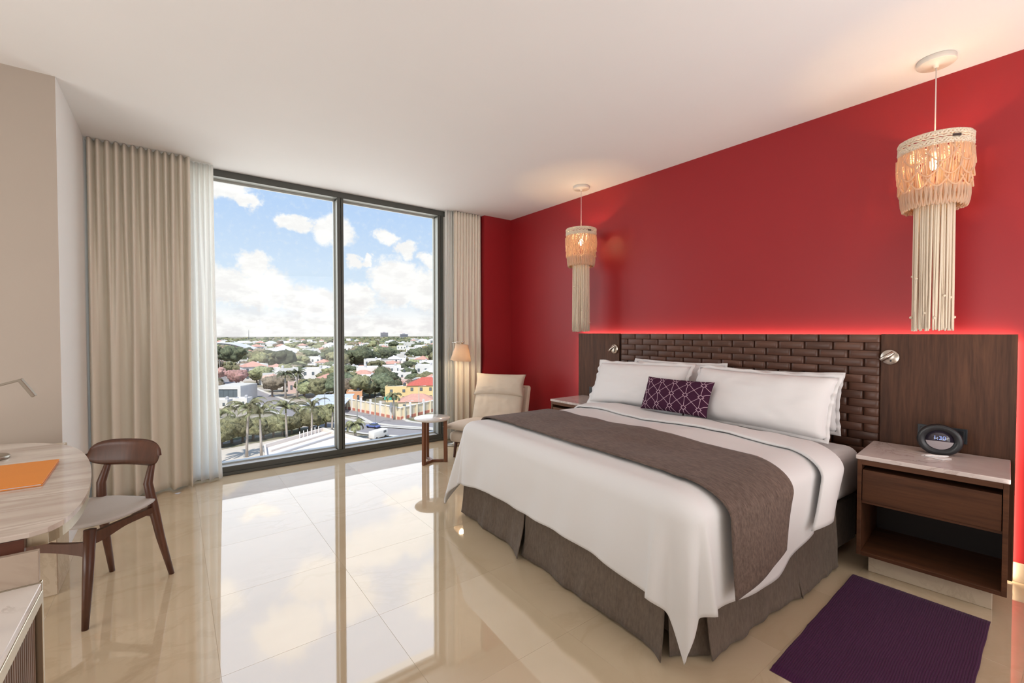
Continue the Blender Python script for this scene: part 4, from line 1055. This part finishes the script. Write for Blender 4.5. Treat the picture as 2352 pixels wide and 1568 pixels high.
# cream arcade wall with pilasters, red base band
aw = thing('arcade', 'long cream perimeter arcade with white pilasters and a red base band', 'wall', (57.9, 136.2, G))
def awall(a, c, n):
    a, c = V((*a, 0)), V((*c, 0)); d = (c - a).normalized(); nn = V((d.y, -d.x, 0))
    if nn.dot(V((-57, -136, 0))) < 0: nn = -nn
    bm = B(); bar(bm, (a.x, a.y, G + 1.9), (c.x, c.y, G + 1.9), .3, 3.8); link('wall', bm, M_cr, aw)
    bm = B(); bar(bm, (a.x + nn.x * .2, a.y + nn.y * .2, G + .5), (c.x + nn.x * .2, c.y + nn.y * .2, G + .5), .2, 1.0); link('base_band', bm, M_redb, aw)
    bm = B(); bar(bm, (a.x, a.y, G + 3.95), (c.x, c.y, G + 3.95), .7, .3); link('coping', bm, M_w, aw)
    for k in range(n):
        p = a.lerp(c, (k + .5) / n) + nn * .32
        link('pilaster', boxb(p.x - .3, p.x + .3, p.y - .3, p.y + .3, G, G + 4.3 + (.9 if k % 2 else 0)), M_w if k % 2 else M_cr, aw)
awall((50.3, 167.8), (57.9, 136.2), 11); awall((57.9, 136.2), (63.3, 138.7), 2); awall((63.3, 138.7), (80, 147), 5)
gs = thing('awning', 'green flat awning on two posts over the cream arcade', 'awning', (59.2, 148, G), math.radians(-30))
sub('canopy', boxb(-1.9, 1.9, -.6, .6, 5.0, 6.1, .1, 1), M_green, gs)
for s in (-1.5, 1.5): sub('post', tube(B(), [(s, 0, 0), (s, 0, 5.05)], .09, 8), M_pole, gs)
# carport with pale blue sheet roof
cp = thing('carport', 'pale blue metal-roofed carport beside the mullion', 'carport', (41, 161.5, G), math.radians(-27))
sheet = B()
for k in range(16): box(sheet, -6.8 + k * .85, -6.8 + k * .85 + .82, -.5, 20, 3.2, 3.35)
for v in sheet.verts: v.co.z += (v.co.y) * .045
sub('roof', sheet, M_blue, cp)
for x in (-6, -2, 2, 6):
    for y in (.3, 18): sub('post', tube(B(), [(x, y, 0), (x, y, 3.25 + y * .045)], .12, 6), M_pole, cp)
for k in (5, 10, 15): sub('beam', boxb(-6.8, 6.7, k - .08, k + .08, 3.36 + k * .045, 3.48 + k * .045), M_gr, cp)
# arched hall far left, towers on the horizon, mast
ah = thing('arched_hall', 'grey hall with a long shallow arched roof behind the trees', 'building', (42, 632, G), math.radians(-20))
bm = B(); N = 20
for sd in (0, 1): pass
A_ = [[bm.verts.new((-34 + 68 * i / N, y, 7 + 8.5 * math.sin(PI * i / N))) for y in (0, 40)] for i in range(N + 1)]
for a, q in zip(A_, A_[1:]): bm.faces.new((a[0], q[0], q[1], a[1]))
solid(sub('roof', bm, M_sil, ah), .6, 1); sub('walls', boxb(-33, 33, 1, 39, 0, 7.2), M_w, ah)
bm = B()
for i in range(N): bar(bm, (-34 + 68 * i / N, -.3, 6.4 + 8.5 * math.sin(PI * i / N)), (-34 + 68 * (i + 1) / N, -.3, 6.4 + 8.5 * math.sin(PI * (i + 1) / N)), .5, 1.3)
sub('arch_truss', bm, M_win, ah)
def tower(label, x, y, w, d, h, mat):
    t = thing('tower_block', label, 'building', (x, y, G), math.radians(-22))
    sub('walls', boxb(-w / 2, w / 2, 0, d, 0, h), mat, t)
    for k in range(5):
        z = h * (.18 + .16 * k); sub('window_band', boxb(-w / 2 + 2, w / 2 - 2, -.4, .2, z, z + h * .075), M_win, t)
    sub('roof_house', boxb(-w * .2, w * .15, 5, d - 5, h, h + 3), mat, t)
M_hz = C('tower_grey', (.40, .39, .43)); 
tower('grey office tower on the horizon, the taller of the two', 942, 2431, 42, 20, 29, M_hz)
tower('lower and wider grey tower on the horizon, right of the taller one', 1032, 2367, 44, 20, 20, C('tower_grey_dark', (.30, .31, .35)))
ms_ = thing('radio_mast', 'thin radio mast rising above the horizon on the left', 'mast', (206, 1790, G))
sub('mast', tube(B(), [(0, 0, 0), (0, 0, 38)], [1.1, .35], 6), M_win, ms_)
for z in (12, 22, 31): sub('ring', lathe(B(), [(1.6, z), (1.6, z + .6), (.4, z + .6), (.4, z)], n=8), M_gr, ms_)
# street lights, cars
def light(label, x, y, h, rz, arms=2):
    t = thing('street_light', label, 'street light', (x, y, G), math.radians(rz))
    sub('pole', tube(B(), [(0, 0, 0), (0, 0, h)], [.17, .10], 8), M_pole if h < 9 else M_kerb, t)
    for s in ((-1, 1) if arms == 2 else (1,)):
        a = sub('arm', tube(B(), [(0, 0, h - .1), (s * .8, 0, h + .25), (s * 1.7, 0, h + .3)], .07, 6), M_pole, t)
        sub('lamp_head', boxb(min(s * 1.5, s * 2.5), max(s * 1.5, s * 2.5), -.18, .18, h + .2, h + .4, .05, 1), M_kerb, a)
light('tall double-armed street light among the far left trees, the left one', 22.3, 333, 10.5, -37)
light('tall double-armed street light among the far left trees, the right one', 25.3, 322, 10.5, -37)
light('street light on the kerb by the blue car', 48.8, 133.7, 8.5, -60, 1)
light('dark street light pole at the corner of the cream arcade', 59.2, 134.6, 6., -20, 1)
light('tall lamp pole in front of the yellow house', 67.3, 142., 9.5, -20, 1)
light('street light beside the pale blue carport', 38.9, 152.5, 8.5, -20, 1)
light('street light on the kerb left of the arcade', 47.6, 147, 7, -60, 1)
def car(label, x, y, rz, col, s=1.):
    t = thing('car', label, 'car', (x, y, G + .1), math.radians(rz))
    pm = flat('car_paint', col, .25, .05, 2, .6)
    bm = boxb(-2.1, 2.1, -.85, .85, .28, .82, .16, 2); sub('body', bm, pm, t, True)
    bm = B(); lo = [bm.verts.new(p) for p in ((-1.5, -.78, .8), (1.0, -.78, .8), (1.0, .78, .8), (-1.5, .78, .8))]; hi = [bm.verts.new(p) for p in ((-1.1, -.62, 1.36), (.35, -.62, 1.36), (.35, .62, 1.36), (-1.1, .62, 1.36))]
    for i in range(4): bm.faces.new((lo[i], lo[(i + 1) % 4], hi[(i + 1) % 4], hi[i]))
    bm.faces.new(hi); sub('cabin', bm, M_win, t)
    sub('roof', boxb(-1.05, .32, -.6, .6, 1.362, 1.41, .02, 1), pm, t)
    for x_ in (-1.3, 1.3):
        for y_ in (-.8, .8): sub('wheel', lathe(B(), [(0, -.1), (.32, -.1), (.32, .1), (0, .1)], n=14, M=Matrix.Translation((x_, y_, .32)) @ Matrix.Rotation(PI / 2, 4, 'X')), M_black, t)
car('blue car driving past the cream arcade', 46.6, 129.5, 120, (.12, .16, .42))
car('dark car parked on the street at the far left', 27.1, 234, 95, (.03, .03, .035))
car('black car parked below the pale blue carport', 38.6, 146.5, 140, (.03, .03, .04))
car('dark blue car by the kerb left of the arcade', 41.5, 149, 140, (.06, .07, .12))
car('silver car parked beside the modern white block', 22.6, 206, 60, (.55, .55, .57))
vn = thing('van', 'white van parked by the forecourt at the bottom of the view', 'van', (43.0, 115.6, G + .1), math.radians(25))
sub('body', boxb(-2.6, 2.6, -1., 1., .35, 2.3, .22, 2), M_w, vn, True); sub('windscreen', boxb(2.2, 2.625, -.85, .85, 1.35, 2.05, .05, 1), M_win, vn); sub('side_window', boxb(.9, 1.9, -1.02, 1.02, 1.4, 2.0), M_win, vn)
for x_ in (-1.6, 1.6):
    for y_ in (-.92, .92): sub('wheel', lathe(B(), [(0, -.12), (.36, -.12), (.36, .12), (0, .12)], n=14, M=Matrix.Translation((x_, y_, .36)) @ Matrix.Rotation(PI / 2, 4, 'X')), M_black, vn)

# trees
def foliage(name, c, c2):
    m, n, p, t = mk(name)
    co = n.n('ShaderNodeTexCoord').outputs['Object']; oi = n.n('ShaderNodeObjectInfo').outputs['Random']
    a = n.noise(co, 1.1, 5, .7)
    col = n.mix(n.ss(a.outputs[0], .38, .62), (*c2, 1), (*c, 1))
    h = n.n('ShaderNodeHueSaturation'); t.links.new(col, h.inputs['Color']); t.links.new(n.m('ADD', .7, n.m('MULTIPLY', oi, .65)), h.inputs['Value']); t.links.new(n.m('ADD', .485, n.m('MULTIPLY', oi, .03)), h.inputs['Hue'])
    t.links.new(h.outputs[0], p.inputs['Base Color']); sset(p, Roughness=.8, Specular_IOR_Level=.15)
    bn = n.n('ShaderNodeBump'); bn.inputs['Strength'].default_value = 1.; bn.inputs['Distance'].default_value = .35
    t.links.new(n.noise(co, 2.6, 3, .7).outputs[0], bn.inputs['Height']); t.links.new(bn.outputs[0], p.inputs['Normal'])
    return m
F = dict(dark=foliage('leaves_dark', (.17, .185, .11), (.07, .08, .05)), olive=foliage('leaves_olive', (.30, .28, .155), (.14, .135, .075)), light=foliage('leaves_light', (.37, .365, .20), (.18, .185, .10)),
         pink=foliage('blossom_pink', (.66, .38, .34), (.40, .26, .21)), brown=foliage('leaves_brown', (.35, .29, .21), (.19, .155, .11)))
M_bark = C('bark', (.22, .17, .13)); M_ptrunk = C('palm_trunk', (.46, .40, .35), .9, .15, 3.)
def crown_bm(seed, r=4.2, blobs=7, flat_=.8, sd=3):
    bm = B(); q = random.Random(seed)
    for k in range(blobs):
        c = V((0, 0, 0)) if k == 0 else V((q.uniform(-.7, .7), q.uniform(-.7, .7), q.uniform(-.35, .5))) * r * .8
        rr = r * (.72 if k == 0 else q.uniform(.38, .58))
        vs = bmesh.ops.create_icosphere(bm, subdivisions=sd, radius=rr, matrix=Matrix.Translation(c))['verts']
        for v in vs:
            d = (v.co - c).normalized()
            v.co += d * rr * (.30 * nz(v.co.x * .8 + seed, v.co.y * .8, v.co.z * .8) + .24 * nz(v.co.x * 2.1, v.co.y * 2.1 + seed, v.co.z * 2.1) + .30 * nz(v.co.x * 5.3, v.co.y * 5.3 + seed, v.co.z * 5.3))
            v.co.z = v.co.z * flat_
    return bm
TP = []
def tree(kind, label, loc, s=1., seed=1, h=5.2, r=4.2, group=None):
    t = thing('tree', label, 'tree', (loc[0], loc[1], G), rc.uniform(0, 6.3), group)
    bm = crown_bm(seed, r); bm.transform(Matrix.Translation((0, 0, h))); sub('crown', bm, F[kind], t, True)
    tb = tube(B(), [(0, 0, 0), (.1, 0, h * .5), (.2, .1, h)], [.38, .28, .15], 7)
    for a in (0., 2.1, 4.2): tube(tb, [(.1, 0, h * .5), (math.cos(a) * r * .4, math.sin(a) * r * .4, h * .95)], [.18, .08], 5)
    sub('trunk', tb, M_bark, t); t.scale = (s, s, s); return t
KD = [('dark', 'dark round-crowned tree'), ('olive', 'olive-green spreading tree'), ('light', 'pale green leafy tree'), ('brown', 'brownish thinly leafed tree')]
protos = [tree(k, lb + ' among the low houses beyond the window', (60 + 9 * i, 290 + 7 * i), 1., 3 + i * 7, group=lb + 's in the city') for i, (k, lb) in enumerate(KD)]
blocked = [(15.5, 199, 10), (14, 184, 10), (19, 200, 8), (38.5, 207, 6), (36, 193, 6), (40, 222, 6), (17, 215, 13), (45, 185, 9), (41, 165, 9), (82, 168, 14), (72, 172, 9), (69, 149, 9), (95, 228, 12), (111, 219, 11), (52, 204, 8), (66, 270, 12), (46, 228, 8), (44, 254, 9), (57, 182, 7)]
roads = [((20, 345), (27.8, 238)), ((27.8, 238), (33.4, 179)), ((33.4, 179), (39.5, 143)), ((34, 190), (44, 177)), ((44, 177), (54.5, 150))]
def segd(p, a, c):
    a, c, p = V(a), V(c), V(p); t = max(0, min(1, (p - a).dot(c - a) / (c - a).length_squared)); return (a + (c - a) * t - p).length
def free(x, y, r):
    return all(math.hypot(x - a, y - c) > q + r for a, c, q in blocked) and all(segd((x, y), a, c) > 7 + r for a, c in roads)
# the special trees
def own(kind, label, x, y, s, seed, **k): tree(kind, label, (x, y), s, seed, **k); blocked.append((x, y, 4 * s))
own('pink', 'pink flowering tree at the far left behind the modern white block', 17.6, 292, 1.15, 31)
own('pink', 'wide pink flowering tree beside the street with the dark car', 24.5, 262, 1.25, 37)
own('pink', 'pink flowering tree left of the forked palm', 36.6, 236, 1.1, 41)
own('dark', 'large dark tree behind the white two-storey house', 113, 336, 2.3, 43)
own('dark', 'tall dark green tree left of the yellow house', 75.8, 198, 1.35, 47, h=6)
own('light', 'bright green bushy tree in front of the tall dark green tree', 75.0, 186, 1.0, 53, h=4)
own('dark', 'broad dark tree clump in the middle of the left pane', 60, 330, 2.1, 59)
own('dark', 'big dark tree beneath the arched hall', 33, 385, 2.4, 61)
own('olive', 'spreading olive tree right of the arched hall', 46, 345, 1.8, 67)
own('light', 'small yellow-green tree right of the forked palm', 44.5, 207, .9, 71)
own('brown', 'leafless grey-brown tree by the white terrace', 33.9, 219, 1.2, 73)
# row of trees behind the forecourt palms
rowp = None
for i in range(13):
    f = i / 12; x, y = 6.5 + 29 * f, 131.5 + 7.5 * f + rc.uniform(-1, 1); s = rc.uniform(.72, .95)
    if rowp is None: rowp = tree('olive', 'olive-green tree in the dense row behind the forecourt palms', (x, y), s, 83, h=4.2, group='trees behind the forecourt palms')
    else: dup(rowp, (x, y, G), rc.uniform(0, 6.3), (s, s, s * rc.uniform(.85, 1.1)))
# scattered city: houses and trees, denser far away
HP = []
def hp_(label, *a, **k): HP.append(house(label + ' in the low city beyond the window', *a, group=label + 's in the city', **k))
hp_('small white flat-roofed house', (70, 300), -20, 10, 9, 3.8, M_w, 'flat', None, 3, 1)
hp_('white two-storey flat-roofed house', (88, 285), -22, 9, 9, 6.4, M_w, 'flat', None, 3, 2)
hp_('cream house with terracotta hip roof', (100, 300), -22, 10, 8, 4.0, M_cr, 'hip', M_terra, 3, 1)
hp_('pink flat-roofed house', (110, 285), -24, 9, 8, 4.4, M_pk, 'flat', None, 3, 1)
hp_('white house with terracotta hip roof', (122, 300), -24, 9, 9, 6.2, M_w, 'hip', M_terra, 3, 2)
hp_('long white sheet-roofed shed', (140, 420), -24, 22, 12, 4.6, M_w, 'hip', M_sil, 5, 1)
for o in HP: blocked.append((o.location.x, o.location.y + 3, 6))
nh = 0; tries = 0
while nh < 265 and tries < 14000:
    tries += 1
    dist = 1 / rc.uniform(1 / 1500., 1 / 205.); a = math.radians(rc.uniform(1.5, 32.5))
    x, y = dist * math.sin(a), dist * math.cos(a)
    if not free(x, y, 5.5): continue
    if dist > 420 and rc.random() < .35: continue
    p = HP[rc.choice((0, 0, 1, 1, 1, 2, 3, 4, 4, 5 if dist > 380 else 1))]
    dup(p, (x, y, G), math.radians(-math.degrees(a) + rc.choice((0, 0, 0, 90)) + rc.uniform(-25, 25)), rc.uniform(.85, 1.35) * (1 + .25 * (dist > 500)))
    blocked.append((x, y, 5.5)); nh += 1
ntree = 0; tries = 0
while ntree < 240 and tries < 20000:
    tries += 1
    dist = 1 / rc.uniform(1 / 1100., 1 / 190.); a = math.radians(rc.uniform(1., 33))
    x, y = dist * math.sin(a), dist * math.cos(a)
    if not free(x, y, 0.2): continue
    p = protos[rc.choice((0, 0, 0, 1, 1, 2, 3))]; s = rc.uniform(.7, 1.25) * (1 + .5 * (dist > 350))
    dup(p, (x, y, G), rc.uniform(0, 6.3), (s * rc.uniform(.9, 1.5), s * rc.uniform(.9, 1.3), s)); ntree += 1
# canopy of the far plain, past counting
import numpy as np
ib = bmesh.new(); bmesh.ops.create_icosphere(ib, subdivisions=2, radius=1.); ib.verts.ensure_lookup_table()
iv = np.array([v.co[:] for v in ib.verts]); iv[:, 2] *= .62
itf = np.array([[v.index for v in f.verts] for f in ib.faces]); ib.free()
rg = np.random.default_rng(3)
def canopy(name, n, kind, label, dmin, dmax, a0=-1, a1=36):
    d = 1 / rg.uniform(1 / dmax, 1 / dmin, n); a = np.radians(rg.uniform(a0, a1, n))
    P = np.stack([d * np.sin(a), d * np.cos(a), np.full(n, G + 2.2)], 1)
    S = rg.uniform(3.2, 6.2, n)
    jit = 1 + .30 * rg.standard_normal((n, len(iv), 1))
    vv = iv[None] * jit * (S * rg.uniform(.8, 1.8, n))[:, None, None]; vv[:, :, 2] *= .62; vv += P[:, None, :]
    ff = (itf[None] + (np.arange(n) * len(iv))[:, None, None]).reshape(-1, 3)
    me = bpy.data.meshes.new(name); vv = vv.reshape(-1, 3)
    me.vertices.add(len(vv)); me.vertices.foreach_set('co', vv.ravel().astype(np.float32))
    me.loops.add(ff.size); me.loops.foreach_set('vertex_index', ff.ravel().astype(np.int32))
    me.polygons.add(len(ff)); me.polygons.foreach_set('loop_start', np.arange(0, ff.size, 3, dtype=np.int32)); me.polygons.foreach_set('loop_total', np.full(len(ff), 3, dtype=np.int32))
    me.update(); me.validate(); me.materials.append(F[kind]); me.polygons.foreach_set('use_smooth', np.ones(len(ff), bool))
    o = bpy.data.objects.new(name, me); COL.objects.link(o); return tag(o, label, 'trees', None, 'stuff')
canopy('distant_canopy', 1300, 'dark', 'dark green canopy of the far plain below the horizon', 620, 2700)
canopy('distant_canopy', 1500, 'olive', 'olive canopy of the far plain below the horizon', 620, 2700)
canopy('distant_canopy', 900, 'light', 'pale green canopy of the far plain below the horizon', 620, 2700)
canopy('park_canopy', 900, 'olive', 'olive canopy of the plain at the left, beyond the forecourt', 150, 2700, -42, .5)
canopy('park_canopy', 700, 'dark', 'dark green canopy of the plain at the left, beyond the forecourt', 170, 2700, -42, .5)
canopy('park_canopy', 700, 'olive', 'olive canopy of the plain at the right, beyond the yellow house', 200, 2700, 34, 62)
# palms
def palm(label, x, y, h, seed, nf=16, L=4.2, group=None, droop=1., th=.26, fk='light'):
    t = thing('palm_tree', label, 'palm', (x, y, G), 0, group); q = random.Random(seed)
    lx = q.uniform(-.4, .4)
    sub('trunk', tube(B(), [(0, 0, 0), (lx * .3, 0, h * .4), (lx, 0, h * .93), (lx, 0, h)], [th * 1.25, th, th * .85, th * .6], 10), M_ptrunk, t, True)
    sub('crownshaft', tube(B(), [(lx, 0, h * .97), (lx, 0, h + 1.2)], [th * .8, th * .4], 8), F['light'], t, True)
    for k in range(nf):
        a = 2 * PI * k / nf * 1.0 + q.uniform(-.2, .2); e0 = q.uniform(.15, 1.25); Lk = L * q.uniform(.85, 1.1)
        bm = B(); pts = []
        for i in range(9):
            s = i / 8; el_ = e0 - droop * 2.0 * s * s
            if i == 0: p = V((lx, 0, h + .9))
            else: p = pts[-1] + V((math.cos(a) * math.cos(el_), math.sin(a) * math.cos(el_), math.sin(el_))) * Lk / 8
            pts.append(p)
        tube(bm, pts, [.055, .05, .045, .04, .035, .03, .025, .02, .015], 4, False)
        sd_ = V((-math.sin(a), math.cos(a), 0))
        for i in range(1, 24):
            s = i / 24; f = s * 8; i0 = min(7, int(f)); p = pts[i0].lerp(pts[i0 + 1], f - i0); tg = (pts[i0 + 1] - pts[i0]).normalized()
            ll = .95 * math.sin(PI * (.12 + .85 * s)) ** .8
            for sg in (-1, 1):
                tip = p + (sd_ * sg * .75 + tg * .45 + V((0, 0, -.55))) * ll
                w_ = tg * .12
                vs = [bm.verts.new(v) for v in (p - w_, p + w_, tip)]; bm.faces.new(vs)
        sub('frond', bm, F[fk if q.random() < .6 else 'olive'], t)
    return t
palm('royal palm at the far left of the forecourt', 7.5, 115.0, 9.3, 1, L=5., nf=18)
palm('tallest royal palm on the forecourt, second from the left', 12.7, 116.2, 10.2, 2, L=5.4, nf=18)
palm('royal palm just right of the tallest forecourt palm', 15.3, 113.7, 9.2, 3, L=5.2, nf=18)
palm('royal palm at the middle of the forecourt behind the white roof', 21.8, 120.5, 8.8, 4, L=5., nf=18)
palm('wide-crowned palm at the right end of the forecourt row', 27.6, 121.0, 8.2, 5, L=5.6, nf=18)
palm('small palm beside the black car below the carport', 34.6, 128.5, 6.4, 6, L=3.)
palm('tall pale palm with drooping fronds in front of the cream arcade', 56.4, 137.5, 6.8, 7, L=3.8, droop=1.25)
palm('low bushy palm at the bottom of the right pane', 37.6, 117.5, 3.2, 8, L=3.6, nf=20, droop=1.2, th=.34)
palm('left trunk of the forked dark palm pair amid the houses', 37.2, 208, 9.5, 9, nf=22, L=4.6, fk='dark', th=.4)
palm('right trunk of the forked dark palm pair amid the houses', 41.5, 207, 9.8, 10, nf=22, L=4.6, fk='dark', th=.4)
def bushes():
    for i, (x, y, s, lb) in enumerate(((16.6, 90.6, .32, 'flowering bush on the forecourt roof, the largest one'), (15.0, 88.0, .16, 'tiny bush on the forecourt roof beside the sill'))):
        t = thing('shrub', lb, 'shrub', (x, y, zt)); sub('foliage', crown_bm(90 + i, 4.2 * s, 6), F['dark'], t, True)
bushes()
